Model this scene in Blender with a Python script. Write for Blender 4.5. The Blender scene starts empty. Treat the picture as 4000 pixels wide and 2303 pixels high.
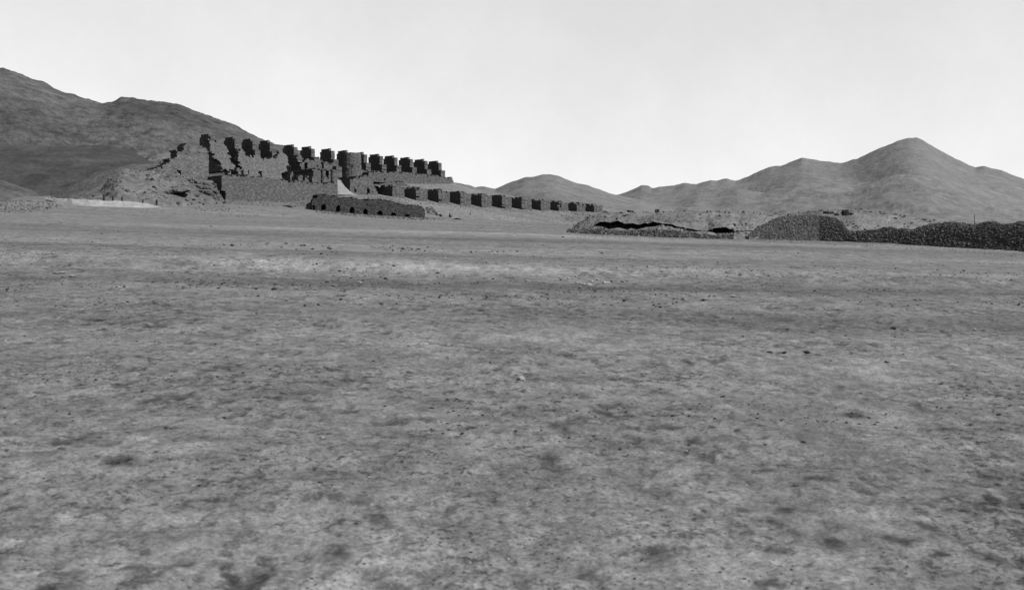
import bpy, bmesh, math, random
import numpy as np
from mathutils import Vector

# ------------------------------------------------------------------ camera, sky, sun, exposure
SC = bpy.context.scene
COL = SC.collection
F, CX, CY, CZ = 4828.0, 2000.0, 1151.5, 1.65      # focal length / principal point measured on the 4000 px wide print
cam_d = bpy.data.cameras.new("camera")
cam_d.sensor_width = 36.0
cam_d.lens = F / 4000.0 * 36.0
cam_d.clip_start, cam_d.clip_end = 0.1, 60000.0
cam_d.dof.use_dof = True
cam_d.dof.focus_distance = 120.0
cam_d.dof.aperture_fstop = 4.5
cam = bpy.data.objects.new("camera", cam_d)
COL.objects.link(cam)
cam.location = (0, 0, CZ)
cam.rotation_euler = (math.radians(90), 0, 0)
SC.camera = cam

SUN_AZ = np.array([0.85, -0.527]); SUN_AZ /= np.linalg.norm(SUN_AZ)
SUN_EL = math.radians(46)
world = bpy.data.worlds.new("World")
SC.world = world
world.use_nodes = True
wn, wl = world.node_tree.nodes, world.node_tree.links
sky = wn.new("ShaderNodeTexSky")
sky.sky_type = 'NISHITA'
sky.sun_disc = False
sky.sun_elevation = SUN_EL
sky.sun_rotation = math.atan2(SUN_AZ[0], SUN_AZ[1])
sky.air_density, sky.dust_density, sky.ozone_density = 0.6, 0.3, 1.0
sep = wn.new("ShaderNodeSeparateColor")            # a blue-sensitive plate sees only the blue of the sky
bg = wn["Background"]
bg.inputs["Strength"].default_value = 0.05
wl.new(sky.outputs[0], sep.inputs[0])
SKY_MID = 4.9                                       # the plate's toe: compresses the sky's range around its middle tone
m1 = wn.new("ShaderNodeMath"); m1.operation = 'DIVIDE'; m1.inputs[1].default_value = SKY_MID
m2 = wn.new("ShaderNodeMath"); m2.operation = 'POWER'; m2.inputs[1].default_value = 0.5
m3 = wn.new("ShaderNodeMath"); m3.operation = 'MULTIPLY'; m3.inputs[1].default_value = SKY_MID * 1.07
wl.new(sep.outputs[2], m1.inputs[0]); wl.new(m1.outputs[0], m2.inputs[0]); wl.new(m2.outputs[0], m3.inputs[0])
tcw = wn.new("ShaderNodeTexCoord")
veil = wn.new("ShaderNodeTexNoise"); veil.inputs["Scale"].default_value = 4.0; veil.inputs["Detail"].default_value = 12; veil.inputs["Roughness"].default_value = 0.72
vr = wn.new("ShaderNodeMapRange"); vr.inputs[1].default_value, vr.inputs[2].default_value, vr.inputs[3].default_value, vr.inputs[4].default_value = 0.3, 0.7, 0.93, 1.07
m4 = wn.new("ShaderNodeMath"); m4.operation = 'MULTIPLY'
wl.new(tcw.outputs["Generated"], veil.inputs["Vector"]); wl.new(veil.outputs["Fac"], vr.inputs[0])
wl.new(m3.outputs[0], m4.inputs[0]); wl.new(vr.outputs[0], m4.inputs[1])
wl.new(m4.outputs[0], bg.inputs["Color"])

sun_d = bpy.data.lights.new("sun", 'SUN')
sun_d.energy = 5.0
sun_d.angle = math.radians(0.5)
sun = bpy.data.objects.new("sun", sun_d)
COL.objects.link(sun)
sdir = Vector((SUN_AZ[0] * math.cos(SUN_EL), SUN_AZ[1] * math.cos(SUN_EL), math.sin(SUN_EL)))
sun.rotation_euler = sdir.to_track_quat('Z', 'Y').to_euler()

vs = SC.view_settings
vs.view_transform, vs.look, vs.gamma, vs.use_curve_mapping = 'Standard', 'None', 1.0, False
vs.exposure = 1.65

# ------------------------------------------------------------------ numpy noise
def _h(ix, iy, iz, seed):
    n = (ix.astype(np.int64) * 374761393 + iy.astype(np.int64) * 668265263 + iz.astype(np.int64) * 2147483647 + seed * 974634) & 0xffffffff
    n = ((n ^ (n >> 13)) * 1274126177) & 0xffffffff
    n = ((n ^ (n >> 16)) * 2246822519) & 0xffffffff
    n = n ^ (n >> 15)
    return (n & 0xffffff) / float(0xffffff)

def noise2(x, y, seed=0):
    x = np.asarray(x, float); y = np.asarray(y, float)
    ix, iy = np.floor(x), np.floor(y)
    fx, fy = x - ix, y - iy
    fx = fx * fx * (3 - 2 * fx); fy = fy * fy * (3 - 2 * fy)
    z = np.zeros_like(ix)
    a, b = _h(ix, iy, z, seed), _h(ix + 1, iy, z, seed)
    c, d = _h(ix, iy + 1, z, seed), _h(ix + 1, iy + 1, z, seed)
    return (a + (b - a) * fx) * (1 - fy) + (c + (d - c) * fx) * fy

def fbm(x, y, oct=4, seed=0, gain=0.5):
    s, a, t = 0.0, 1.0, 0.0
    for k in range(oct):
        s = s + a * (noise2(np.asarray(x) * 2 ** k + 17.3 * k, np.asarray(y) * 2 ** k - 9.1 * k, seed + k) - 0.5)
        t += a; a *= gain
    return s / t * 2.0

def sstep(a, b, x):
    t = np.clip((np.asarray(x, float) - a) / (b - a), 0, 1)
    return t * t * (3 - 2 * t)

# ------------------------------------------------------------------ geometry of the site
# (u, v): along the terraces (receding to the right) and across them (uphill, away to the left)
EU, EV = np.array([0.682, 0.7314]), np.array([-0.7314, 0.682])
P0 = np.array([(1533 - CX) / F * 230.0, 230.0])

def W(u, v, z):
    p = P0 + EU * u + EV * v
    return (p[0], p[1], z)

def at(x, y, Y):
    return ((x - CX) / F * Y, Y, CZ + (CY - y) / F * Y)

def on_v(x, y, c, lean=0.0, zref=0.0):             # sight line meets the (leaning) wall plane v = c - lean (zref - z)
    tx, tz = (x - CX) / F, (CY - y) / F
    a = tx * EV[0] + EV[1] - lean * tz
    Y = (c - lean * zref + lean * CZ + P0 @ EV) / a
    p = np.array([tx * Y, Y]) - P0
    return float(p @ EU), CZ + tz * Y

def on_u(x, y, c):
    tx, tz = (x - CX) / F, (CY - y) / F
    Y = (c + P0 @ EU) / (tx * EU[0] + EU[1])
    p = np.array([tx * Y, Y]) - P0
    return float(p @ EV), CZ + tz * Y

def region(x0, y0, k):
    return lambda *pts: [(x0 + p / k, y0 + q / k) for p, q in pts]
R1, R2, R3 = region(560, 460, 3.64), region(1060, 500, 5.2), region(1400, 520, 4.55)
R4, R5, R6 = region(1180, 680, 3.891), region(1800, 680, 4.215), region(2200, 740, 3.161)
R7, R8 = region(2900, 480, 2.299), region(0, 240, 2.275)
Z6, Z7, Z8 = region(740, 500, 7.281), region(1030, 540, 8.088), region(1260, 540, 6.62)
M1, M2, M3 = region(0, 840, 1.8064), region(1300, 840, 1.8064), region(2600, 840, 1.8064)
G1, G2 = region(0, 1200, 1.2645), region(2000, 1200, 1.2645)

SX, SY = -0.030, 0.0640                            # tilt of the plain
def plane_z(X, Y):
    return SX * X + SY * Y

# terrain lines across the ruin hill: v, [(px, py) ...]
KL = [
    (-12.4, [(700, 806), (880, 799), (1060, 804), (1231, 822), (1450, 841), (1658, 851), (1780, 854), (2000, 864), (2300, 880)]),
    (-10.3, [(700, 806), (880, 799), (1060, 804), (1231, 819), (1450, 837), (1658, 848), (1780, 854), (2000, 864), (2300, 880)]),
    (-9.4, [(700, 803), (880, 796), (1190, 806), (1240, 775), (1370, 778), (1500, 792), (1640, 808), (1675, 838), (1780, 848), (2000, 856), (2300, 868)]),
    (-1.4, [(700, 794), (884, 782), (1100, 792), (1225, 794), (1310, 772), (1368, 769), (1440, 768), (1490, 769), (1533, 772), (1625, 786), (1713, 796), (1798, 804), (1881, 813), (2000, 820), (2112, 826), (2320, 832), (2450, 836)]),
    (-0.2, [(700, 790), (884, 780), (1225, 790), (1310, 768), (1368, 765), (1440, 764), (1490, 766), (1533, 769), (1625, 783), (1713, 793), (1798, 801), (1881, 810), (2000, 817), (2112, 823), (2320, 829), (2450, 833)]),
    (4.0, [(700, 775), (1000, 760), (1300, 760), (1500, 757), (1600, 768), (1700, 780), (1800, 790), (1900, 800), (2000, 808), (2112, 816), (2320, 825), (2450, 829)]),
    (6.6, [(700, 770), (1000, 750), (1300, 745), (1440, 742), (1520, 732), (1600, 737), (1700, 747), (1798, 758), (1881, 767), (1961, 774), (2038, 782), (2112, 789), (2182, 795), (2253, 802), (2330, 810), (2450, 822)]),
    (14.0, [(700, 760), (1000, 735), (1300, 715), (1440, 706), (1600, 717), (1771, 717), (1830, 728), (1880, 742), (1950, 758), (2050, 778), (2200, 802), (2400, 816)]),
    (34.0, [(700, 745), (1000, 735), (1300, 715), (1600, 705), (1771, 713), (1880, 742), (2050, 775), (2200, 800), (2400, 815)]),
]
KV, KU, KZ = [], [], []
for v, pts in KL:
    uz = [on_v(x, y, v) for x, y in pts]
    KV.append(v); KU.append([a for a, _ in uz]); KZ.append([b for _, b in uz])

def ground_z(X, Y):
    X = np.asarray(X, float); Y = np.asarray(Y, float)
    base = plane_z(X, Y)
    u = (X - P0[0]) * EU[0] + (Y - P0[1]) * EU[1]
    v = (X - P0[0]) * EV[0] + (Y - P0[1]) * EV[1]
    res = []
    for vk, uk, zk in zip(KV, KU, KZ):
        q = P0[:, None] + EU[:, None] * u.ravel()[None, :] + EV[:, None] * vk
        zz = np.interp(u.ravel(), uk, zk)
        r = zz - plane_z(q[0], q[1])
        uu = u.ravel()
        r = r * (1 - sstep(0, 60 if vk < 0 else 20, uk[0] - uu)) * (1 - sstep(0, 70, uu - uk[-1]))
        res.append(r.reshape(u.shape))
    vs_ = [-52.0, -30.0] + KV + [150.0]
    rs = [np.zeros_like(res[0]), res[0] * 0.28] + res + [res[-1] * 0.2]
    out = np.zeros_like(base)
    for k in range(len(vs_) - 1):
        m = (v >= vs_[k]) & (v < vs_[k + 1])
        t = (v - vs_[k]) / (vs_[k + 1] - vs_[k])
        out = np.where(m, rs[k] + (rs[k + 1] - rs[k]) * t, out)
    z = base + out
    # gentle rolls of the plain
    d = Y + 0.15 * X
    far = sstep(12, 60, Y) * (1 - 0.75 * sstep(-25, -12, v) * (u > -60))
    z = z + far * (0.22 * fbm(X / 38, Y / 15, 3, 5) + 0.10 * fbm(X / 14, Y / 4.5, 3, 6))
    # low shelf crossing the plain
    sh = 34 + 2.2 * fbm(X / 9, X * 0 + 3.1, 3, 8) + 0.10 * X
    z = z + 0.24 * sstep(-0.9, 0.9, Y - sh) * (1 - sstep(4, 26, Y - sh))
    return z

def near_relief(X, Y):                             # wind ripples, old footprints and clods, finer close by
    near = 1 - sstep(18, 60, Y)
    q = 0.5 * noise2(X / .17, Y / .30, 31) + 0.3 * noise2(X / .08, Y / .15, 32) + 0.2 * noise2(X / .045, Y / .08, 34)
    msk = sstep(0.35, 0.65, noise2(X / 1.1, Y / 1.3, 33))
    return near * (0.020 * fbm(X / 0.40, Y / 0.55, 3, 21) + 0.04 * fbm(X / 1.7, Y / 1.6, 3, 22)
                   - 0.011 * sstep(0.50, 0.80, q) * (0.35 + 0.9 * msk) + 0.018 * fbm(X / .10, Y / .14, 3, 35))

def ground_hit(x, y):                              # where a sight line meets the ground
    tx, tz = (x - CX) / F, (CY - y) / F
    Y = np.concatenate([np.arange(3, 40, 0.05), np.arange(40, 320, 0.4)])
    g = ground_z(tx * Y, Y) - (CZ + tz * Y)
    k = np.argmax(g > 0)
    if g[k] <= 0: k = len(Y) - 1
    q = (np.array([tx * Y[k]]), np.array([Y[k]]))
    return tx * Y[k], Y[k], float((ground_z(*q) + near_relief(*q))[0])

# ------------------------------------------------------------------ materials (a plate with no colour: greys only)
def gray(v): return (v, v, v, 1)

def mat(name, lo, hi, scale, bump=0.3, bscale=None, voro=0.0, attr=None, stretch=None, detail=6.0, bdist=0.05, big=None, nrough=0.68):
    m = bpy.data.materials.new(name)
    m.use_nodes = True
    n, l = m.node_tree.nodes, m.node_tree.links
    p = n["Principled BSDF"]
    p.inputs["Roughness"].default_value = 0.95
    p.inputs["Specular IOR Level"].default_value = 0.04
    tc = n.new("ShaderNodeTexCoord")
    src = tc.outputs["Object"]
    if stretch:
        mp = n.new("ShaderNodeMapping"); mp.inputs["Scale"].default_value = stretch
        l.new(src, mp.inputs[0]); src = mp.outputs[0]
    nz = n.new("ShaderNodeTexNoise")
    nz.inputs["Scale"].default_value = scale
    nz.inputs["Detail"].default_value = detail
    nz.inputs["Roughness"].default_value = nrough
    l.new(src, nz.inputs["Vector"])
    fac = nz.outputs["Fac"]
    rmp = n.new("ShaderNodeMapRange")
    rmp.inputs[1].default_value, rmp.inputs[2].default_value = 0.32, 0.68
    rmp.inputs[3].default_value, rmp.inputs[4].default_value = lo, hi
    l.new(fac, rmp.inputs[0])
    val = rmp.outputs[0]
    hgt = None
    if voro:
        vo = n.new("ShaderNodeTexVoronoi"); vo.inputs["Scale"].default_value = voro
        l.new(tc.outputs["Object"], vo.inputs["Vector"])
        sp = n.new("ShaderNodeSeparateColor"); l.new(vo.outputs["Color"], sp.inputs[0])
        r2 = n.new("ShaderNodeMapRange"); r2.inputs[3].default_value, r2.inputs[4].default_value = 0.75, 1.25
        l.new(sp.outputs[0], r2.inputs[0])
        mu = n.new("ShaderNodeMath"); mu.operation = 'MULTIPLY'
        l.new(val, mu.inputs[0]); l.new(r2.outputs[0], mu.inputs[1]); val = mu.outputs[0]
        hgt = vo.outputs["Distance"]
    if big:
        nb = n.new("ShaderNodeTexNoise"); nb.inputs["Scale"].default_value = big[0]; nb.inputs["Detail"].default_value = 4
        l.new(src, nb.inputs["Vector"])
        r3 = n.new("ShaderNodeMapRange"); r3.inputs[1].default_value, r3.inputs[2].default_value = 0.3, 0.7
        r3.inputs[3].default_value, r3.inputs[4].default_value = big[1], big[2]
        l.new(nb.outputs["Fac"], r3.inputs[0])
        mu = n.new("ShaderNodeMath"); mu.operation = 'MULTIPLY'
        l.new(val, mu.inputs[0]); l.new(r3.outputs[0], mu.inputs[1]); val = mu.outputs[0]
    if attr:
        at_ = n.new("ShaderNodeAttribute"); at_.attribute_name = attr
        mu = n.new("ShaderNodeMath"); mu.operation = 'MULTIPLY'
        l.new(val, mu.inputs[0]); l.new(at_.outputs["Fac"], mu.inputs[1]); val = mu.outputs[0]
    cb = n.new("ShaderNodeCombineColor")
    for k in range(3): l.new(val, cb.inputs[k])
    l.new(cb.outputs[0], p.inputs["Base Color"])
    if bump:
        bn = n.new("ShaderNodeTexNoise"); bn.inputs["Scale"].default_value = bscale or scale * 2
        bn.inputs["Detail"].default_value = 5
        l.new(src, bn.inputs["Vector"])
        bp = n.new("ShaderNodeBump"); bp.inputs["Strength"].default_value = bump; bp.inputs["Distance"].default_value = bdist
        h = bn.outputs["Fac"]
        if hgt is not None:
            ad = n.new("ShaderNodeMath"); ad.operation = 'SUBTRACT'
            l.new(h, ad.inputs[0]); l.new(hgt, ad.inputs[1]); h = ad.outputs[0]
        l.new(h, bp.inputs["Height"]); l.new(bp.outputs[0], p.inputs["Normal"])
    return m

M = {
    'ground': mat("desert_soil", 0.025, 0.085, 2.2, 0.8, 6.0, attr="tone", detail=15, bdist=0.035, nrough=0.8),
    'wall': mat("rubble_masonry", 0.018, 0.050, 2.2, 0.7, 4.5, voro=5.0, bdist=0.06, big=(0.12, 0.9, 1.1), detail=12, nrough=0.75),
    'wall_dark': mat("dark_basalt_masonry", 0.007, 0.024, 1.8, 0.9, 4.0, voro=4.0, bdist=0.12, detail=10),
    'earth': mat("packed_earth", 0.018, 0.060, 0.8, 1.0, 2.2, bdist=0.25, big=(0.1, 0.75, 1.2), detail=14, nrough=0.8),
    'sand': mat("pale_sand", 0.056, 0.088, 1.2, 0.5, 3.0),
    'pale': mat("bleached_sand", 0.06, 0.115, 1.2, 0.6, 2.5, detail=12),
    'hill': mat("hill_rock", 0.006, 0.046, 0.14, 1.0, 0.30, bdist=1.6, big=(0.014, 0.68, 1.3), detail=14, nrough=0.8),
    'dump': mat("dark_tailings", 0.008, 0.026, 0.12, 0.9, 0.4, bdist=0.8, big=(0.02, 0.75, 1.3), detail=14, nrough=0.8),
    'spur': mat("spur_scree", 0.012, 0.044, 0.5, 1.0, 1.5, bdist=0.4, big=(0.06, 0.75, 1.25), detail=14, nrough=0.8),
    'mount': mat("mountain_rock", 0.030, 0.066, 0.05, 0.8, 0.10, bdist=3.0, big=(0.002, 0.85, 1.15), detail=15, nrough=0.8),
    'bank': mat("eroded_bank_soil", 0.022, 0.076, 1.1, 1.0, 3.0, bdist=0.22, big=(0.15, 0.75, 1.25), detail=14, nrough=0.8),
    'slag': mat("slag_rubble", 0.011, 0.044, 3.0, 0.6, 8.0),
    'slag_mass': mat("slag_rubble_mass", 0.013, 0.040, 3.0, 0.6, 8.0, attr="tone"),
    'gravel': mat("plain_gravel", 0.026, 0.060, 3.0, 0.6, 8.0, attr="tone"),
    'debris': mat("stone_debris", 0.018, 0.050, 3.0, 0.6, 8.0, attr="tone"),
    'stone': mat("field_stone", 0.022, 0.046, 6.0, 0.5, 14.0, bdist=0.02),
    'stone_pale': mat("pale_field_stone", 0.08, 0.13, 6.0, 0.5, 14.0, bdist=0.02),
    'stone_dark': mat("dark_field_stone_shade", 0.006, 0.014, 6.0, 0.5, 14.0, bdist=0.02),  # dark stones: mostly the shade of their sides, put into the colour
    'wood': mat("weathered_post_wood_socket_shade", 0.006, 0.014, 3.0, 0.3),
}

def ground_grit(m):
    n, l = m.node_tree.nodes, m.node_tree.links
    p = n["Principled BSDF"]
    cb = p.inputs["Base Color"].links[0].from_node
    val = cb.inputs[0].links[0].from_socket
    tc = n.new("ShaderNodeTexCoord")
    def noise(sc, det, rough, stretch=(1, 1, 1)):
        mp = n.new("ShaderNodeMapping"); mp.inputs["Scale"].default_value = stretch
        l.new(tc.outputs["Object"], mp.inputs[0])
        z = n.new("ShaderNodeTexNoise"); z.inputs["Scale"].default_value = sc; z.inputs["Detail"].default_value = det; z.inputs["Roughness"].default_value = rough
        l.new(mp.outputs[0], z.inputs["Vector"]); return z.outputs["Fac"]
    def rng_(f, a, b, c, d):
        r = n.new("ShaderNodeMapRange"); r.interpolation_type = 'SMOOTHSTEP'
        for k, v in zip((1, 2, 3, 4), (a, b, c, d)): r.inputs[k].default_value = v
        l.new(f, r.inputs[0]); return r.outputs[0]
    def mul(a, b):
        q = n.new("ShaderNodeMath"); q.operation = 'MULTIPLY'; l.new(a, q.inputs[0]); l.new(b, q.inputs[1]); return q.outputs[0]
    grain = rng_(noise(38, 6, .8), .30, .70, .50, 1.5)
    flecks = rng_(noise(7.0, 5, .72, (1, .75, 1)), .515, .625, 0, 1)
    flecks2 = rng_(noise(17, 4, .7, (1, .8, 1)), .53, .63, 0, 1)
    patch = rng_(noise(.55, 4, .65), .35, .65, .12, 1.0)
    fl = mul(flecks, patch)
    r = n.new("ShaderNodeMapRange"); r.inputs[3].default_value = 1.0; r.inputs[4].default_value = 0.32
    l.new(fl, r.inputs[0])
    coarse = rng_(noise(1.3, 6, .8, (1, .4, 1)), .3, .7, .80, 1.2)
    out = mul(mul(mul(val, grain), r.outputs[0]), coarse)
    r2 = n.new("ShaderNodeMapRange"); r2.inputs[3].default_value = 1.0; r2.inputs[4].default_value = 0.32
    l.new(mul(flecks2, rng_(noise(.8, 4, .65), .38, .62, .15, 1.0)), r2.inputs[0])
    out = mul(out, r2.outputs[0])
    for k in range(3): l.new(out, cb.inputs[k])
ground_grit(M['ground'])

# ------------------------------------------------------------------ object helpers
def link(name, me, m, parent=None):
    o = bpy.data.objects.new(name, me)
    if m is not None: me.materials.append(m)
    COL.objects.link(o)
    if parent is not None: o.parent = parent
    return o

def mesh(name, V, Fc, smooth=False):
    me = bpy.data.meshes.new(name)
    V = np.asarray(V, float)
    if isinstance(Fc, np.ndarray):
        k = Fc.shape[1]
        me.vertices.add(len(V)); me.vertices.foreach_set("co", V.ravel())
        me.loops.add(Fc.size); me.loops.foreach_set("vertex_index", Fc.ravel().astype(np.int32))
        me.polygons.add(len(Fc)); me.polygons.foreach_set("loop_start", np.arange(0, Fc.size, k, dtype=np.int32))
        me.update(calc_edges=True); me.validate()
    else:
        me.from_pydata([tuple(p) for p in V], [], Fc); me.update()
    me.polygons.foreach_set("use_smooth", np.full(len(me.polygons), smooth))
    return me

def tag(o, label, cat, group=None):
    o["label"], o["category"] = label, cat
    if group: o["group"] = group
    return o

def kind(o, k):
    o["kind"] = k
    return o

def empty(name, loc, label, cat, group=None):
    o = bpy.data.objects.new(name, None)
    o.empty_display_size = 0.3
    COL.objects.link(o); o.location = loc
    return tag(o, label, cat, group)

def inside(poly, A, Z):
    r = np.zeros(A.shape, bool)
    n = len(poly)
    for i in range(n):
        (x1, y1), (x2, y2) = poly[i], poly[(i + 1) % n]
        if y1 == y2: continue
        c = ((y1 > Z) != (y2 > Z)) & (A < (x2 - x1) * (Z - y1) / (y2 - y1) + x1)
        r ^= c
    return r

def sheet(name, axis, c, polys, thick, m, parent=None, holes=(), cell=0.4, lean=0.0, zref=0.0, jit=0.2, rough=0.035, seed=1, origin=None, ragged=0.0, taper=0.0):
    """Masonry slab: cells of an upright plane (axis 'v': u/z, axis 'u': v/z) inside the outline, given real thickness behind it."""
    allp = [p for q in polys for p in q]
    a0, a1 = min(p[0] for p in allp), max(p[0] for p in allp)
    z0, z1 = min(p[1] for p in allp), max(p[1] for p in allp)
    na, nz = max(1, int(round((a1 - a0) / cell))), max(1, int(round((z1 - z0) / cell)))
    ca, cz = (a1 - a0) / na, (z1 - z0) / nz
    A, Zg = np.meshgrid(a0 + (np.arange(na) + 0.5) * ca, z0 + (np.arange(nz) + 0.5) * cz, indexing='ij')
    if ragged:
        Zs = Zg + ragged * cell * (noise2(A / (cell * 1.7), Zg * 0, seed + 4) - 0.35) * 2
        As = A + ragged * cell * (noise2(A * 0, Zg / (cell * 1.7), seed + 5) - 0.5) * 2
    else: Zs, As = Zg, A
    msk = np.zeros(A.shape, bool)
    for q in polys: msk |= inside(q, As, Zs)
    for q in holes: msk &= ~inside(q, A, Zg)
    V, idx, Fc = [], {}, []
    rng = random.Random(seed)
    ox, oy, oz = origin if origin is not None else (0, 0, 0)
    def vert(i, j, k):
        key = (i, j, k)
        if key not in idx:
            r = random.Random(hash((i, j, seed)) & 0xffffffff)
            a = a0 + i * ca + (r.random() - .5) * 2 * jit * ca
            z = z0 + j * cz + (r.random() - .5) * 2 * jit * cz * 0.8
            b = c - lean * (zref - z) + (thick * (min(1.0, .15 + i / (na * taper)) if taper else 1) if k else (r.random() - .5) * 2 * rough)
            p = W(a, b, z) if axis == 'v' else W(b, a, z)
            idx[key] = len(V); V.append((p[0] - ox, p[1] - oy, p[2] - oz))
        return idx[key]
    on = lambda i, j: 0 <= i < na and 0 <= j < nz and msk[i, j]
    nt = max(1, int(round(thick / (cell * 1.6))))
    def vmid(i, j, t):
        if t == 0: return vert(i, j, 0)
        if t == nt: return vert(i, j, 1)
        key = (i, j, 'm', t)
        if key not in idx:
            r = random.Random(hash((i, j, t, seed)) & 0xffffffff)
            A0, B0 = np.array(V[vert(i, j, 0)]), np.array(V[vert(i, j, 1)])
            p = A0 + (B0 - A0) * (t / nt)
            p = p + np.array([(r.random() - .5) * 2 * rough for _ in range(3)])
            idx[key] = len(V); V.append(tuple(p))
        return idx[key]
    for i in range(na):
        for j in range(nz):
            if not msk[i, j]: continue
            Fc.append((vert(i, j, 0), vert(i + 1, j, 0), vert(i + 1, j + 1, 0), vert(i, j + 1, 0)))
            Fc.append((vert(i, j, 1), vert(i, j + 1, 1), vert(i + 1, j + 1, 1), vert(i + 1, j, 1)))
            for (di, dj, e) in ((-1, 0, ((i, j), (i, j + 1))), (1, 0, ((i + 1, j + 1), (i + 1, j))), (0, -1, ((i + 1, j), (i, j))), (0, 1, ((i, j + 1), (i + 1, j + 1)))):
                if not on(i + di, j + dj):
                    for t in range(nt):
                        Fc.append((vmid(*e[0], t), vmid(*e[1], t), vmid(*e[1], t + 1), vmid(*e[0], t + 1)))
    me = mesh(name, V, Fc)
    bm = bmesh.new(); bm.from_mesh(me); bmesh.ops.recalc_face_normals(bm, faces=bm.faces); bm.to_mesh(me); bm.free()
    return link(name, me, m, parent)

def vsheet(name, c, px, thick, m, holes=(), lean=0.0, zref=0.0, **k):
    q = [[on_v(x, y, c, lean, zref) for x, y in p] for p in ([px] if isinstance(px[0][0], (int, float)) else px)]
    h = [[on_v(x, y, c, lean, zref) for x, y in p] for p in holes]
    return sheet(name, 'v', c, q, thick, m, holes=h, lean=lean, zref=zref, **k)

def grid_mesh(name, P, m, smooth=True, parent=None):   # P: rows x cols x 3
    r, c, _ = P.shape
    i = np.arange(r * c).reshape(r, c)
    Fc = np.stack([i[:-1, :-1], i[:-1, 1:], i[1:, 1:], i[1:, :-1]], -1).reshape(-1, 4)
    return link(name, mesh(name, P.reshape(-1, 3), Fc, smooth), m, parent)

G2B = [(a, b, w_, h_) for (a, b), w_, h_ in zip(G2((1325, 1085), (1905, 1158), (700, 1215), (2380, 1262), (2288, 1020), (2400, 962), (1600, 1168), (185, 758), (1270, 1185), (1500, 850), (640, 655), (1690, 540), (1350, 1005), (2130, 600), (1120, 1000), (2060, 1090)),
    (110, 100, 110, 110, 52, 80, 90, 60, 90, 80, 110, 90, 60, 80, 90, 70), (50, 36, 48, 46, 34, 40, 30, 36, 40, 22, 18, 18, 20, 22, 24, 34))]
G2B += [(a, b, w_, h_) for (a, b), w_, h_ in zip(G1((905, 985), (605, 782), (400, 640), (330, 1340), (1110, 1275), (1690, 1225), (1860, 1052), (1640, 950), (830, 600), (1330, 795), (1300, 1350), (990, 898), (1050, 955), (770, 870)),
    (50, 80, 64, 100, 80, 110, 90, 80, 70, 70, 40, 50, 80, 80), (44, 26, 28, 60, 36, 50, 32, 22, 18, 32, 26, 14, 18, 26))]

# ------------------------------------------------------------------ ground
def build_ground():
    t = np.concatenate([-np.geomspace(2.4, 0.46, 26)[:-1], np.linspace(-0.46, 0.46, 900), np.geomspace(0.46, 2.4, 26)[1:]])
    Y = np.concatenate([np.geomspace(2.2, 60, 760)[:-1], np.geomspace(60, 330, 520)[:-1], np.geomspace(330, 900, 60)])
    T, YY = np.meshgrid(t, Y)
    X = T * YY
    z = ground_z(X, YY)
    near = 1 - sstep(18, 60, YY)
    z += near_relief(X, YY)
    mid = sstep(10, 30, YY) * (1 - sstep(120, 260, YY))
    z += mid * 0.05 * fbm(X / 1.3, YY / 0.9, 3, 25)
    tone = 1 + 0.13 * fbm(X / 9, YY / 5, 4, 41) + 0.16 * fbm(X / 55, YY / 12, 3, 43) * sstep(15, 60, YY)
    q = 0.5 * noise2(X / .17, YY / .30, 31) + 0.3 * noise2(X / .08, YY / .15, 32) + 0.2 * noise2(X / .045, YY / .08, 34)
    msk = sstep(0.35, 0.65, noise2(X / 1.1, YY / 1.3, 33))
    tone = tone * (1 - near * 0.50 * sstep(0.52, 0.80, q) * (0.3 + 0.8 * msk))      # dents darkened: the shade of the hollows is put into the tone
    tone = tone * (1 + 0.16 * near * fbm(X / 1.9, YY / 1.9, 3, 51))
    # bands of darker gravelly soil and paler drifted dust lying across the plain
    D = YY - 0.20 * X
    w = 1.5 * fbm(X / 13, YY / 7, 3, 44)
    def band(c, h): return np.exp(-((D - c - w * c / 30.0) / h) ** 2)
    brk = 0.72 + 0.5 * np.clip(fbm(X / 22, YY / 9, 3, 45) + 0.4, 0, 1)
    thin = 0.25 * fbm(X / 30, D / 1.1, 4, 46) * sstep(14, 30, YY)
    tone = tone * (1 + thin) * (1 - 0.36 * brk * band(28.6, 2.3)) * (1 + 0.30 * brk * band(34.4, 0.8)) * (1 - 0.20 * brk * band(44, 4)) * (1 + 0.26 * brk * band(62, 4.0))
    tone = tone * (1 - 0.28 * brk * sstep(-4, 6, X) * band(19.5, 2.0)) * (1 + 0.30 * brk * band(103, 5)) * (1 - 0.20 * brk * band(82, 6))
    tone = tone * (1 - 0.16 * sstep(0.2, 3.2, X) * (1 - sstep(8, 14, YY)))
    u = (X - P0[0]) * EU[0] + (YY - P0[1]) * EU[1]; v = (X - P0[0]) * EV[0] + (YY - P0[1]) * EV[1]
    # dark hollows of the foreground, their shade painted into the soil tone
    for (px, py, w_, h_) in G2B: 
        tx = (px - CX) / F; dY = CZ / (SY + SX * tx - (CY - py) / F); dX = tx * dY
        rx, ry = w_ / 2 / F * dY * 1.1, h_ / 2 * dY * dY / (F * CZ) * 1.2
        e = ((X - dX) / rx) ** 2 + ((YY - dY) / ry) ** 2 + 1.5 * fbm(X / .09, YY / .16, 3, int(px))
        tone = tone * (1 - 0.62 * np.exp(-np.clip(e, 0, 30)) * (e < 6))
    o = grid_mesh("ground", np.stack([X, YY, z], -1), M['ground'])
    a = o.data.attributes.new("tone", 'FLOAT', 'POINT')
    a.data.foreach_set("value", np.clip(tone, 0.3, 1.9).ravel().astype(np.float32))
    return kind(o, 'structure')
build_ground()

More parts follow.
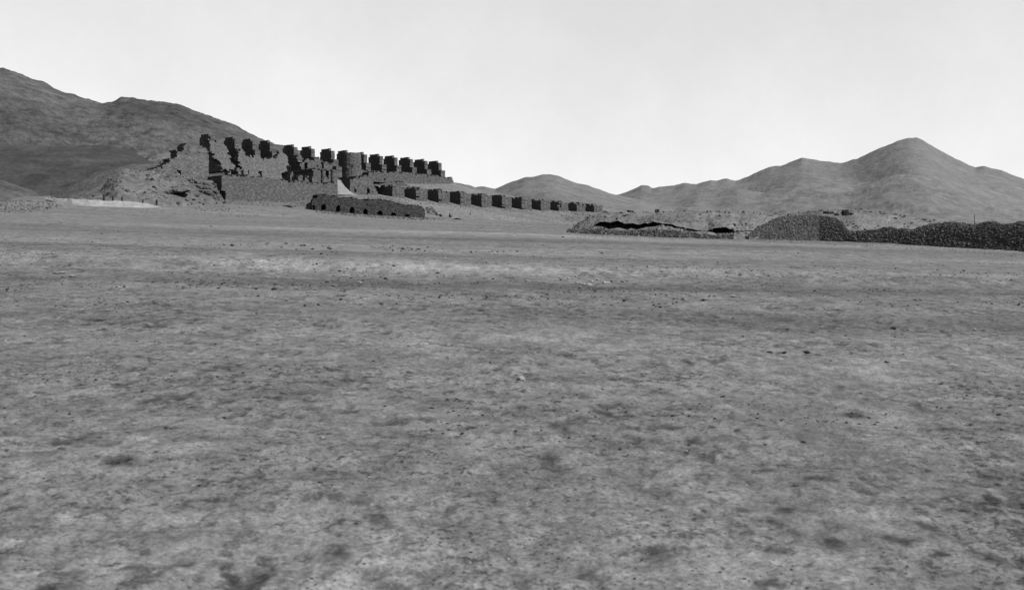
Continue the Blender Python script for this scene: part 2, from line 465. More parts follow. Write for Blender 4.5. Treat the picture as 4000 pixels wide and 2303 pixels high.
# ------------------------------------------------------------------ hills and mountains
def ridge(name, crest, Yf, Yc, yfoot, m, power=1.3, rough=1.0, n_col=500, n_row=110, seed=3, gul=1.0, back=1.6, gscale=60.0, jag=2.0, fine=1.0):
    """A range: crest line seen on the skyline at depth Yc, slope falling to a foot at depth Yf."""
    cx = np.array([p[0] for p in crest], float); cy = np.array([p[1] for p in crest], float)
    x = np.linspace(cx[0], cx[-1], n_col)
    yc = np.interp(x, cx, cy)
    k = np.ones(3) / 3.0
    yc = np.convolve(np.pad(yc, 1, mode='edge'), k, 'valid')
    jg = jag * 2.2 * fbm(x / 42.0, x * 0 + seed, 4, seed + 60, 0.65) / F * Yc
    tx = (x - CX) / F
    s = np.concatenate([np.linspace(0, 1, n_row), 1 + np.geomspace(0.015, back, 30)])
    S, TX = np.meshgrid(s, tx, indexing='ij')
    Y = Yf + (Yc - Yf) * S
    zf = CZ + (CY - yfoot) / F * Yf
    zc = CZ + (CY - yc) / F * Yc
    up = np.clip(S, 0, 1)
    def blur(a, w):
        kk = np.hanning(w * 2 + 1); kk /= kk.sum()
        return np.convolve(np.pad(a, w, mode='edge'), kk, 'valid')
    b1, b2 = blur(zc, n_col // 22), blur(zc, n_col // 9)
    w1 = sstep(0.86, 1.0, up); w2 = sstep(0.3, 0.8, up)
    zl = zc[None, :] * w1 + (1 - w1) * (b1[None, :] * w2 + b2[None, :] * (1 - w2))
    z = zf + (zl - zf) * (up ** power)
    z = np.where(S > 1, zc[None, :] - (S - 1) * (Yc - Yf) * 0.45, z)
    z = z + jg[None, :] * sstep(0.94, 1.0, S)
    X = TX * Y
    env = np.sin(np.pi * np.clip(S, 0, 1)) ** 0.8
    g = np.abs(fbm(X / gscale + 0.8 * fbm(X / gscale, Y / gscale, 3, seed + 3), Y / (gscale * 4), 4, seed))
    z = z - env * gul * (0.55 - g) * gscale * 0.16
    z = z + rough * gscale * (0.035 * fbm(X / (gscale * .35), Y / (gscale * .35), 4, seed + 7) * (0.25 + env))
    z = z + fine * gscale * 0.016 * (0.3 + env) * fbm(X / (gscale * .11), Y / (gscale * .16), 4, seed + 13, 0.65)
    z = z + (S > 0.93) * rough * gscale * 0.012 * fbm(X / (gscale * .16), Y / (gscale * .3), 3, seed + 9)
    return kind(grid_mesh(name, np.stack([X, Y, z], -1), m), 'structure')

d = lambda *p: [(a * 1.5817, b * 1.5817) for a, b in p]
hill_crest = [(-900, 40), (-500, 120), (-200, 200)] + d((0, 170), (45, 180), (80, 195), (110, 207), (150, 225), (200, 240), (255, 250), (280, 247), (297, 238), (340, 243),
    (380, 247), (420, 252), (470, 268), (520, 288), (560, 302), (600, 320), (640, 340), (680, 352), (706, 360)) + [(1200, 610), (1320, 655), (1500, 690), (1650, 703), (1771, 711), (1810, 718), (1857, 736), (1950, 765), (2100, 800), (2300, 830)]
ridge("left_hill", hill_crest, 290, 560, 800, M['hill'], 1.05, 1.0, 820, 230, 11, gul=1.1, gscale=46, jag=2.6, fine=1.9)
dump_crest = [(-800, 560), (0, 566), (200, 568), (330, 566), (430, 567), (520, 590), (600, 640), (700, 700), (860, 770)]
ridge("tailings_hill", dump_crest, 285, 372, 795, M['dump'], 0.9, 0.5, 420, 120, 17, gul=0.8, gscale=22, jag=0.4, fine=1.2)
mid_crest = [(1560, 735)] + R5((0, 178), (140, 190), (235, 235), (330, 215), (400, 210), (520, 235), (570, 243), (700, 185), (850, 120), (1050, 55), (1200, 45), (1340, 10), (1480, 8), (1600, 30), (1700, 75),
    (1900, 150), (2000, 170), (2100, 185), (2250, 245), (2400, 300), (2529, 330)) + [(2480, 775), (2560, 800), (2700, 822), (2900, 840)]
ridge("middle_hill", mid_crest, 400, 1400, 880, M['mount'], 1.45, 1.0, 620, 170, 23, gul=0.40, gscale=130, jag=0.6, fine=0.6)
far_crest = [(2180, 800), (2300, 775), (2380, 762)] + [(2420, 757), (2460, 742), (2506, 723), (2530, 727), (2546, 736), (2580, 732), (2601, 731), (2635, 729), (2672, 715), (2723, 718), (2750, 708), (2775, 700), (2800, 705), (2838, 698), (2874, 708)] + R7((45, 490), (100, 460), (253, 391), (345, 380), (530, 308), (600, 322), (740, 340), (885, 363), (1035, 327),
    (1150, 264), (1265, 214), (1400, 154), (1495, 132), (1563, 131), (1632, 161), (1790, 253), (1930, 322), (2092, 396), (2170, 382), (2276, 414), (2330, 425), (2414, 460), (2506, 494)) + [(4100, 730), (4300, 700), (4600, 690), (5000, 650)]
ridge("far_mountain", far_crest, 450, 2300, 918, M['mount'], 1.5, 1.0, 900, 210, 29, gul=0.40, gscale=210, jag=0.9, fine=0.6)

low_crest = [(2330, 800), (2430, 780), (2500, 764), (2560, 768), (2640, 770), (2720, 752), (2800, 758), (2880, 738), (2940, 746), (3000, 752), (3060, 760), (3150, 790), (3280, 828), (3400, 850)]
ridge("low_mountain", low_crest, 430, 1750, 890, M['mount'], 1.4, 1.2, 420, 150, 37, gul=0.6, gscale=120, jag=1.5, fine=0.7)
fan_crest = [(-700, 620), (-300, 660), (0, 702), (60, 722), (120, 742), (190, 772), (260, 800), (330, 815)]
ridge("gravel_fan", fan_crest, 225, 300, 822, M['spur'], 0.95, 0.6, 240, 90, 41, gul=1.1, gscale=14, jag=1.5, fine=2.0)
spur_crest = [(150, 800), (200, 770), (260, 735), (330, 702), (400, 674), (450, 656), (520, 640), (640, 640), (760, 690), (840, 780)]
ridge("gravel_spur", spur_crest, 212, 258, 812, M['spur'], 1.0, 0.6, 300, 90, 43, gul=0.9, gscale=12, jag=0.6)

# ------------------------------------------------------------------ lofted banks: columns of (px, py, depth) profiles
def loft(name, stations, m, n_col=260, sub=8, rough=0.12, seed=5, smooth=True, nscale=0.8, z_only=False):
    """stations: list of rows, each row [(px, py, Y)...] sorted by px; rows go from the front foot over the top to the back."""
    x0, x1 = min(r[0][0] for r in stations), max(r[-1][0] for r in stations)
    x = np.linspace(x0, x1, n_col)
    rows = []
    for r in stations:
        rx = [p[0] for p in r]
        y = np.interp(x, rx, [p[1] for p in r]); Y = np.interp(x, rx, [p[2] for p in r])
        rows.append(np.stack([(x - CX) / F * Y, Y, CZ + (CY - y) / F * Y], -1))
    out = []
    for a, b in zip(rows[:-1], rows[1:]):
        for k in range(sub): out.append(a + (b - a) * (k / sub))
    out.append(rows[-1])
    P = np.array(out)
    n1 = fbm(P[..., 0] / nscale, P[..., 2] / nscale + P[..., 1] / (nscale * 1.7), 4, seed)
    n2 = fbm(P[..., 0] / nscale + 31, P[..., 2] / nscale + P[..., 1] / (nscale * 1.7), 4, seed + 50)
    P[..., 1] += rough * n1 * 1.4
    P[..., 2] += rough * n2
    return grid_mesh(name, P, m, smooth)

def gh(x, y, dz=0.0):                               # ground depth under a picture point
    return ground_hit(x, y)[1]

def row(pts, off):                                  # picture points + distance behind the bank's foot line
    return [(x, y, foot_Y(x) + off) for x, y in pts]

# right-hand bank with undercut hollows
bankA_base = R6((60, 575), (250, 565), (480, 560), (760, 575), (1000, 588), (1300, 578), (1600, 595), (1800, 605), (2050, 610), (2300, 610), (2420, 600))
fx = [p[0] for p in bankA_base]; fY = [129.5 - (p - 2219) * 0.0045 for p in fx]
print("bank A depth", [round(a) for a in fY])
def foot_Y(x): return float(np.interp(x, fx, fY))
lipL = R6((60, 555), (250, 500), (380, 456), (480, 468), (560, 491), (620, 478), (700, 468), (760, 482), (800, 495), (960, 487), (1050, 463), (1230, 436), (1340, 463), (1500, 502), (1600, 516), (1690, 520), (1770, 525), (1800, 525), (1890, 552), (1950, 542), (2090, 532), (2110, 525), (2300, 520), (2420, 510))
lipU = R6((60, 550), (250, 496), (380, 450), (460, 412), (520, 398), (600, 402), (680, 392), (760, 415), (850, 417), (980, 428), (1060, 418), (1110, 393), (1230, 424), (1320, 428), (1450, 468), (1600, 490), (1690, 514), (1770, 520), (1800, 512), (1860, 475), (1960, 461), (2060, 484), (2105, 515), (2300, 514), (2420, 504))
topA = R6((60, 520), (180, 420), (330, 330), (500, 287), (900, 285), (1200, 285), (1450, 268), (1700, 278), (1950, 275), (2080, 255), (2250, 268), (2420, 300))
xs = np.linspace(fx[0], fx[-1], 420)
L = lambda pts: np.interp(xs, [p[0] for p in pts], [p[1] for p in pts])
yb, yl, yu, yt = L(bankA_base), L(lipL), L(lipU), L(topA)
Yf = np.array([foot_Y(x) for x in xs])
opening = yl - yu
cav = np.clip(opening / 6.0, 0, 1) * 2.6
lipdep = Yf + 2.2 + 0.4 * fbm(xs / 40, xs * 0, 3, 71)
st = [
    [(x, y + 30, Y - 0.8) for x, y, Y in zip(xs, yb, Yf)],
    [(x, y, Y) for x, y, Y in zip(xs, yb, Yf)],
    [(x, (a * .5 + b * .5) + 3, Y) for x, a, b, Y in zip(xs, yb, yl, Yf + 1.0)],
    [(x, y, Y) for x, y, Y in zip(xs, yl, lipdep)],
    [(x, y + .3, Y) for x, y, Y in zip(xs, yl, lipdep + cav)],
    [(x, y - .3, Y) for x, y, Y in zip(xs, yu, lipdep + cav + .05)],
    [(x, y, Y) for x, y, Y in zip(xs, yu, lipdep - 0.10 * np.clip(opening / 6, 0, 1) + 0.05)],
    [(x, y * .65 + t * .35, Y) for x, y, t, Y in zip(xs, yu, yt, lipdep + 2.2)],
    [(x, t + 4, Y) for x, t, Y in zip(xs, yt, lipdep + 6.5)],
    [(x, t, Y) for x, t, Y in zip(xs, yt, lipdep + 9.0)],
    [(x, t + 6, Y) for x, t, Y in zip(xs, yt, lipdep + 22)],
    [(x, t + 45, Y) for x, t, Y in zip(xs, yt, lipdep + 45)],
]
bank_o = kind(loft("undercut_bank", st, M['bank'], 420, 7, 0.17, 61, nscale=0.7), 'structure')

# plain bank behind the slag heaps
topB = R7((-60, 800), (130, 812), (400, 822), (560, 797), (680, 783), (900, 790), (1000, 772), (1100, 780), (1300, 808), (1500, 850), (1700, 880), (1900, 900), (2100, 915), (2529, 905)) + [(4300, 870), (5200, 930)]
botB = R7((-60, 1030), (300, 1040), (900, 1045), (1600, 1080), (2529, 1140)) + [(4300, 1000), (5200, 1050)]
bx = np.linspace(topB[0][0], topB[-1][0], 300)
tB = np.interp(bx, [p[0] for p in topB], [p[1] for p in topB]); bB = np.interp(bx, [p[0] for p in botB], [p[1] for p in botB])
YB = np.interp(bx, [2870, 3100, 3500, 4300, 5200], [133, 138, 132, 120, 106])
slope_o = kind(loft("slope_bank", [[(x, b + 25, Y - 1) for x, b, Y in zip(bx, bB, YB)], [(x, b * .6 + t * .4, Y + 5) for x, b, t, Y in zip(bx, bB, tB, YB)],
     [(x, t + 6, Y + 11) for x, t, Y in zip(bx, tB, YB)], [(x, t, Y + 14) for x, t, Y in zip(bx, tB, YB)], [(x, t + 4, Y + 30) for x, t, Y in zip(bx, tB, YB)], [(x, t + 40, Y + 60) for x, t, Y in zip(bx, tB, YB)]],
     M['bank'], 300, 10, 0.22, 67, nscale=0.9), 'structure')

# slag heaps: body of the heap plus its loose stones in one mass
ICO_V, ICO_F = None, None
def ico():
    global ICO_V, ICO_F
    if ICO_V is None:
        bm = bmesh.new(); bmesh.ops.create_icosphere(bm, subdivisions=1, radius=1.0)
        ICO_V = np.array([v.co[:] for v in bm.verts]); ICO_F = np.array([[v.index for v in f.verts] for f in bm.faces]); bm.free()
    return ICO_V, ICO_F

def stones_mesh(name, C, R, m, seed, flat=0.7):
    V0, F0 = ico()
    rng = np.random.default_rng(seed)
    n = len(C)
    sc = R[:, None] * rng.uniform(0.65, 1.25, (n, 3)) * np.array([1, 1, flat])
    V = V0[None] * (1 + rng.uniform(-0.28, 0.28, (n, len(V0), 1)))
    V = V * sc[:, None, :]
    an = rng.uniform(0, 6.28, n); ca, sa = np.cos(an), np.sin(an)
    x = V[..., 0] * ca[:, None] - V[..., 1] * sa[:, None]; y = V[..., 0] * sa[:, None] + V[..., 1] * ca[:, None]
    V = np.stack([x, y, V[..., 2]], -1) + C[:, None, :]
    Fc = (F0[None] + (np.arange(n) * len(V0))[:, None, None]).reshape(-1, 3)
    o = link(name, mesh(name, V.reshape(-1, 3), Fc), m)
    a = o.data.attributes.new("tone", 'FLOAT', 'POINT')
    a.data.foreach_set("value", np.repeat(rng.gamma(5.0, 0.20, n).clip(.25, 2.4), len(V0)).astype(np.float32))
    return o

def heap(name, top, bot, back, n, rmin, rmax, seed, m='slag_mass', steps=16):
    x0, x1 = top[0][0], top[-1][0]
    x = np.linspace(x0, x1, 300)
    yt = np.interp(x, [p[0] for p in top], [p[1] for p in top]); yb = np.interp(x, [p[0] for p in bot], [p[1] for p in bot])
    xb = np.linspace(x0, x1, 12)
    Yb = np.interp(x, [2219, 2900, 3200, 3500, 3990, 4300, 4800], [129, 126, 130, 122, 107, 98, 86])
    Hh = np.maximum(yb - yt, 1)
    dep = np.maximum(Hh / F * Yb * 1.6, 0.3)
    rows = [np.stack([x, yb + 28, Yb - 0.6], -1)]
    for s in np.linspace(0, 1, steps):
        rows.append(np.stack([x, yb + (yt - yb) * np.sin(s * math.pi / 2) ** 1.15, Yb + dep * s], -1))
    rows.append(np.stack([x, yb, Yb + dep * 2.2], -1))
    rows.append(np.stack([x, yb + 10, Yb + dep * 2.6], -1))
    R = np.array(rows)
    P = np.stack([(R[..., 0] - CX) / F * R[..., 2], R[..., 2], CZ + (CY - R[..., 1]) / F * R[..., 2]], -1)
    P[..., 2] += 0.16 * fbm(P[..., 0] / 2.6, P[..., 1] / 1.6, 4, seed) + 0.05 * fbm(P[..., 0] / .5, P[..., 1] / .5, 3, seed)
    rng = np.random.default_rng(seed)
    i = rng.integers(1, steps, n); j = rng.integers(0, 299, n); f, g = rng.random(n)[:, None], rng.random(n)[:, None]
    C = (P[i, j] * (1 - f) + P[i, j + 1] * f) * (1 - g) + (P[i + 1, j] * (1 - f) + P[i + 1, j + 1] * f) * g
    st_o = stones_mesh("loose", C, rmin + (rmax * 1.9 - rmin) * rng.random(n) ** 3.6, M[m], seed)
    me2 = st_o.data
    nv = len(me2.vertices); V2 = np.zeros(nv * 3); me2.vertices.foreach_get("co", V2)
    F2 = np.zeros(len(me2.polygons) * 3, dtype=np.int32); me2.polygons.foreach_get("vertices", F2)
    T2 = np.zeros(nv, dtype=np.float32); me2.attributes["tone"].data.foreach_get("value", T2)
    bpy.data.objects.remove(st_o)
    r_, c_, _ = P.shape
    ii = np.arange(r_ * c_).reshape(r_, c_)
    tri = np.concatenate([np.stack([ii[:-1, :-1], ii[:-1, 1:], ii[1:, 1:]], -1).reshape(-1, 3), np.stack([ii[:-1, :-1], ii[1:, 1:], ii[1:, :-1]], -1).reshape(-1, 3)])
    o = link(name, mesh(name, np.concatenate([P.reshape(-1, 3), V2.reshape(-1, 3)]), np.concatenate([tri, F2.reshape(-1, 3) + r_ * c_])), M[m])
    at_ = o.data.attributes.new("tone", 'FLOAT', 'POINT')
    at_.data.foreach_set("value", np.concatenate([np.ones(r_ * c_, dtype=np.float32) * .9, T2]))
    return kind(o, 'stuff')

def strewn(src, n, rmin, rmax, m, seed, px=None):
    """Debris lying on a bank or mound, one uncountable mass."""
    me = src.data
    V = np.zeros(len(me.vertices) * 3); me.vertices.foreach_get("co", V); V = V.reshape(-1, 3)
    rng = np.random.default_rng(seed)
    qx = CX + V[:, 0] / V[:, 1] * F
    w = (noise2(V[:, 0] / 1.6, V[:, 1] / 1.6 + V[:, 2], seed) > .5).astype(float) + .12
    if px is not None: w = w * ((qx > px[0]) & (qx < px[1]))
    k = rng.choice(len(V), n, p=w / w.sum())
    C = V[k] + rng.normal(0, .18, (n, 3)) * np.array([1, .4, 0.1])
    R = rmin + (rmax - rmin) * rng.random(n) ** 3
    return kind(stones_mesh("rubble", C, R, M[m], seed, .75), 'stuff')

heap("slag_rubble", [(2925, 916), (2950, 896), (2988, 872), (3036, 849), (3070, 842), (3107, 840), (3160, 839), (3210, 842), (3265, 851), (3290, 866), (3305, 890), (3325, 912), (3345, 932)], [(2925, 918), (3000, 934), (3100, 938), (3345, 938)], 8, 15000, 0.020, 0.065, 81)
heap("slag_rubble", [(3091, 936), (3140, 926), (3186, 917), (3305, 908), (3400, 902), (3423, 898), (3450, 886), (3475, 884), (3510, 896), (3560, 897), (3600, 884), (3640, 874), (3700, 867), (3760, 872), (3811, 881), (3832, 869), (3860, 864), (3890, 866), (3914, 876), (3950, 876), (3985, 869), (4200, 858), (4450, 900), (4650, 960), (4800, 1040)],
     R7((440, 1050), (1000, 1066), (1500, 1088), (1900, 1112), (2529, 1152)) + [(4200, 1005), (4800, 1045)], 8, 24000, 0.020, 0.068, 83)
heap("slag_rubble", R6((120, 560), (300, 505), (480, 478), (560, 497), (800, 503), (1000, 500), (1250, 500), (1500, 530), (1750, 560), (1900, 570), (2100, 560)), R6((120, 566), (480, 562), (1000, 590), (1300, 580), (1600, 597), (2100, 612)), 3, 9000, 0.025, 0.10, 85)

strewn(bank_o, 1500, 0.03, 0.22, 'debris', 301)
strewn(slope_o, 1800, 0.03, 0.24, 'debris', 303)
strewn(slope_o, 700, 0.03, 0.20, 'slag', 304)
strewn(bank_o, 700, 0.03, 0.16, 'slag', 302)

# ------------------------------------------------------------------ THE RUINS
def wall(name, c, px, thick, label, cat="wall", m='wall', group=None, **k):
    o = vsheet(name, c, px, thick, M[m], **k)
    return tag(o, label, cat, group)

# stepped buttresses standing on the upper terrace
CAPV = 16.4
spec = [  # cap: x of its dark/lit corner, y of its top, number of steps, steps' drop in picture pixels
    (814.5, 522, 5), (909, 534, 6), (978.5, 541, 4), (1045.5, 547.5, 4),
    (1140, 564, 5), (1208, 571, 4), (1285.7, 579.5, 4), (1350.6, 586.5, 3), (1412.6, 594, 3), (1474.8, 601, 3), (1533, 607, 3), (1593.4, 613.5, 3), (1650.5, 620.5, 3), (1705.5, 627.5, 3)]
names = [
    "broken stepped stone buttress behind the rounded end wall, lowest-topped and farthest left of the row",
    "tall stepped stone buttress just right of the end wall, with its black flank reaching lowest",
    "dark stepped buttress set against the hillside, left of a matching pair above the sloping wall",
    "dark stepped buttress at the edge of the hill slope, right of a matching pair",
    "stepped buttress breaking the skyline right where the hill slope ends",
    "stepped buttress on the skyline above the small arched doorway",
    "stepped skyline buttress left of the round tower with a wide sky gap before it",
    "stepped buttress half hidden behind the left side of the round tower",
    "stepped buttress peeking out behind the right side of the round tower",
    "stepped skyline buttress, first one standing fully clear right of the round tower",
    "stepped skyline buttress, fourth from the right end of the row",
    "stepped skyline buttress, third from the right end of the row",
    "stepped skyline buttress, last but one at the right end of the row",
    "stepped skyline buttress at the right end of the row, above the bare wall corner"]
FRONT = [0.0, -0.66, -1.34, -2.2, -3.0, -3.7, -4.4]
HT = [0.5, 1.62, 1.45, 1.5, 1.35, 1.3, 1.3]
TH = [0.50, 0.85, 1.2, 1.35, 1.5, 1.6, 1.7]
BACK = [2.45, 2.85, 2.6, 2.6, 2.6, 2.6, 2.6]
part_names = ['cap', 'shaft', 'lower_step', 'plinth', 'plinth', 'plinth', 'plinth']
for i, ((x, y, n), lab) in enumerate(zip(spec, names)):
    u, z = on_v(x, y, CAPV)
    print("buttress", i, "u %.2f z %.2f" % (u, z))
    o = empty("buttress", W(u, CAPV, z - 4.5), lab, "buttress", "stepped buttresses along the upper terrace")
    zz = z
    org = o.location
    for k in range(n):
        zb = zz - HT[k] * (1 + 0.10 * (((i * 37 + k * 17) % 11) / 10 - .5))
        if k == n - 1: zb -= 0.6
        poly = [(CAPV + FRONT[k], zb), (CAPV + BACK[k], zb), (CAPV + BACK[k], zz), (CAPV + FRONT[k], zz)]
        sheet(part_names[k], 'u', u + 0.004 * k, [poly], TH[k], M['wall'], o, cell=0.30, jit=0.22, rough=0.03, ragged=0.2, seed=100 + i * 9 + k, origin=org)
        zz = zb + (0.6 if k == n - 1 else 0)

# terrace wall below the buttresses, right part
UPV = 14.0
wall("terrace_wall", UPV, [R3((40, 640), (150, 652), (240, 650), (290, 690), (470, 690), (700, 697), (790, 692), (970, 712), (1050, 716), (1235, 740), (1310, 746), (1490, 770), (1560, 778), (1690, 792), (1690, 900), (1300, 925), (900, 920), (700, 900), (300, 880), (0, 860))],
     3.0, "long plain terrace wall carrying the skyline buttresses, ending in a square corner", ragged=1.0, seed=301, cell=0.25)
# battered wall between the second and fifth buttress
zr = on_v(1000, 612, 11.8)[1]
wall("battered_wall", 13.2, [Z6((1340, 640), (1480, 560), (1520, 660), (1560, 720), (1640, 790), (1830, 800), (1950, 700), (2060, 840), (2330, 860)) + Z7((400, 480), (640, 400), (690, 520), (755, 600), (780, 740), (850, 820), (885, 960), (935, 1040), (905, 1340), (640, 1320)) + Z6((1600, 1480), (1560, 1340), (1540, 1200), (1490, 1130), (1425, 1010), (1425, 780))],
     1.2, "broad sloping stone wall filling the space between the second and fifth buttress", lean=0.75, zref=zr, ragged=1.6, seed=302, cell=0.25,
     holes=[Z7((650, 1215), (760, 1190), (800, 1130), (835, 1170), (840, 1310), (660, 1300)), Z7((300, 590), (380, 580), (390, 640), (310, 655)), Z6((1940, 1245), (2060, 1215), (2070, 1390), (2010, 1390), (2010, 1300), (1940, 1295)), Z6((1655, 1195), (1690, 1195), (1705, 1355), (1670, 1345)), Z6((1490, 1150), (1545, 1210), (1545, 1335), (1490, 1335)), Z7((85, 1235), (145, 1235), (145, 1262), (85, 1262)), Z7((405, 1265), (470, 1275), (470, 1298), (405, 1290))])
# sloping fill between the first and second buttress
zr = on_v(850, 590, 13)[1]
wall("battered_wall", 14.2, Z6((560, 330), (800, 340), (1000, 440), (1050, 590), (1110, 700), (1175, 800), (1150, 880), (1200, 1000), (1265, 1060), (1260, 1120), (1180, 1160), (1080, 1150), (970, 1180), (920, 1260), (880, 1000), (790, 905), (720, 900), (710, 710), (600, 700), (590, 460), (550, 440)),
     1.2, "ragged sloping stone fill between the first buttress and the tall black-flanked one", lean=0.75, zref=zr, ragged=1.8, seed=303, cell=0.25)
# back wall seen low between the first buttresses (in shade)
wall("end_wall", 3.0, [R1((930, 800), (930, 480), (885, 435), (780, 385), (640, 358), (600, 365), (572, 380), (572, 462), (470, 470), (470, 575), (366, 585), (366, 640), (268, 652), (268, 697), (160, 715), (130, 745), (200, 850), (480, 900), (930, 930))],
     2.0, "rounded end wall descending in dark notched steps to the left of the ruins", m='earth', ragged=0.8, seed=304, cell=0.25, holes=[R1((475, 748), (542, 735), (546, 838))])
# lower terrace wall of the left half
wall("lower_terrace_wall", -1.0, [[(866, 697), (868, 682), (972, 687), (1028, 690), (1110, 703), (1166, 706), (1222, 711), (1270, 715), (1318, 705), (1319, 780), (1225, 800), (1100, 806), (884, 794), (880, 740), (866, 740)]],
     4.4, "long low terrace wall with a tall black end face above the rock ledges", ragged=1.0, seed=305, cell=0.25)
# bastion with a doorway, projecting between the fifth and seventh buttress
o = wall("bastion", 2.0, R2((830, 832), (1010, 820), (1200, 850), (1335, 860), (1340, 1010), (1345, 1330), (830, 1330)), 9.0,
         "square bastion with a black doorway, left of the bright sand chute", cat="bastion", ragged=1.0, seed=306, cell=0.25,
         holes=[R2((1100, 862), (1168, 862), (1168, 1028), (1140, 1028), (1132, 992), (1102, 985))])
org = None
for q in (R2((1010, 835), (1042, 835), (1042, 1190), (1010, 1190)), R2((1210, 860), (1240, 860), (1240, 1190), (1210, 1190))):
    p = [on_v(x, y, 2.0) for x, y in q]
    sheet('pilaster', 'v', 1.75, [p], 0.4, M['wall_dark'], o, cell=0.4, seed=307)
# broken masonry with arched openings behind the bastion
wall("arched_wall", 9.5, [Z7((1050, 495), (1220, 490), (1265, 640), (1350, 660), (1500, 650), (1600, 700), (1610, 590), (1780, 570), (1800, 700), (1960, 720), (2022, 740), (2200, 800), (2200, 1080), (1540, 1080), (1190, 1060), (1220, 960), (1190, 760), (1045, 740))],
     1.3, "broken wall pierced by small black arched openings above the bastion", ragged=1.6, seed=308, cell=0.25,
     holes=[Z7((1280, 790), (1330, 760), (1378, 790), (1385, 960), (1280, 970)), Z7((1670, 830), (1750, 840), (1740, 925), (1690, 900)), Z7((1815, 790), (1850, 735), (1905, 800), (1915, 970), (1822, 965)), Z7((1205, 690), (1250, 665), (1295, 700), (1285, 750), (1205, 725))])
for k, q in enumerate((R2((540, 955), (630, 960), (635, 1100), (545, 1100)), R2((680, 965), (750, 970), (762, 1120), (682, 1120)), R2((385, 890), (440, 890), (425, 1130), (392, 1120)))):
    wall("masonry_stump", 0.6, q, 1.0, ["pale broken stump of wall in the bastion's black shade, nearer the middle", "pale broken stump of wall in the bastion's black shade, nearest the bastion front", "thin pale pier beside the small black doorway left of the bastion"][k], cat="wall stump", ragged=0.6, seed=320 + k, cell=0.3)
for k, q in enumerate((Z6((1350, 1135), (1440, 1135), (1470, 1320), (1370, 1320)), Z6((1100, 1160), (1170, 1160), (1185, 1330), (1115, 1310)))):
    wall("masonry_stump", 3.0, q, 0.8, ["squat pale stump of wall at the foot of the tall black-flanked buttress", "thin pale pier between two black openings below the ragged fill"][k], cat="wall stump", ragged=0.6, seed=330 + k, cell=0.3)
# terrace wall right of the chute
wall("pilastered_wall", 2.0, [[(1368, 695), (1400, 690), (1430, 684), (1450, 690), (1462, 715), (1474, 748), (1474, 782), (1368, 782)]],
     5.0, "rough wall with black gaps below the round tower, right of the bright sand chute", ragged=1.4, seed=309, cell=0.25,
     holes=[Z8((1150, 1290), (1185, 1290), (1235, 1350), (1225, 1440), (1150, 1440)), Z8((1130, 940), (1182, 940), (1182, 1030), (1150, 1050)), Z8((838, 1235), (858, 1235), (870, 1390), (838, 1390)), Z8((1275, 1370), (1320, 1370), (1320, 1400), (1275, 1400)), Z8((1020, 970), (1060, 950), (1065, 980), (1030, 990))])

wall("broken_wall", 9.0, [[(1420, 690), (1450, 672), (1480, 668), (1500, 672), (1516, 688), (1535, 710), (1560, 706), (1600, 717), (1612, 738), (1600, 760), (1420, 760)]],
     2.0, "broken rough wall with small dark holes, above the first stone bay and below the skyline buttresses", ragged=1.4, seed=310, cell=0.25,
     holes=[Z8((1590, 1040), (1642, 1035), (1645, 1082), (1590, 1080)), Z8((1720, 1010), (1750, 1010), (1750, 1090), (1720, 1090)), Z8((1450, 1120), (1475, 1120), (1480, 1230), (1455, 1230))])
# sand chute in the slot between bastion and pilastered wall
u1 = on_v(1368, 700, 2.0)[0]; u0 = on_v(1319, 700, 2.0)[0]
A, B = on_u(1330, 702, u1), on_u(1368, 748, u1)
def chute():
    n, mcol = 34, 14
    P = np.zeros((n, mcol, 3))
    va, za = A; vb, zb = B
    for i in range(n):
        s = i / (n - 1) * 1.45
        v = va + (vb - va) * s; z = za + (zb - za) * s
        if s > 1: z = zb + (zb - za) * (s - 1) * 0.75
        for j in range(mcol):
            w_ = j / (mcol - 1)
            spread = max(0, s - 1) * 2.0
            u = (u0 - 0.6 - spread) + (u1 + 0.3 + spread - u0 + 0.6 + spread) * w_
            P[i, j] = W(u, v, z + 0.12 * float(fbm(np.array([u / .8]), np.array([v / .8]), 3, 5)[0]) - 0.25 * (w_ - .5) ** 2)
    return kind(grid_mesh("sand_slope", P, M['sand']), 'structure')
chute()

# terrace floors behind the walls
def terrace(x0, y0, x1, y1, v0, v1, drop=0.35):
    (ua, za), (ub, zb) = on_v(x0, y0, v0), on_v(x1, y1, v0)
    P = np.zeros((12, 60, 3))
    for i in range(12):
        for j in range(60):
            t = j / 59; u = ua + (ub - ua) * t; v = v0 + (v1 - v0) * i / 11
            P[i, j] = W(u, v, za + (zb - za) * t - drop + 0.15 * float(fbm(np.array([u]), np.array([v]), 3, 9)[0]))
    return kind(grid_mesh("terrace_ground", P, M['earth']), 'structure')
terrace(870, 690, 1318, 712, 0.2, 14.5)
terrace(1370, 697, 1520, 706, 2.4, 14.5)

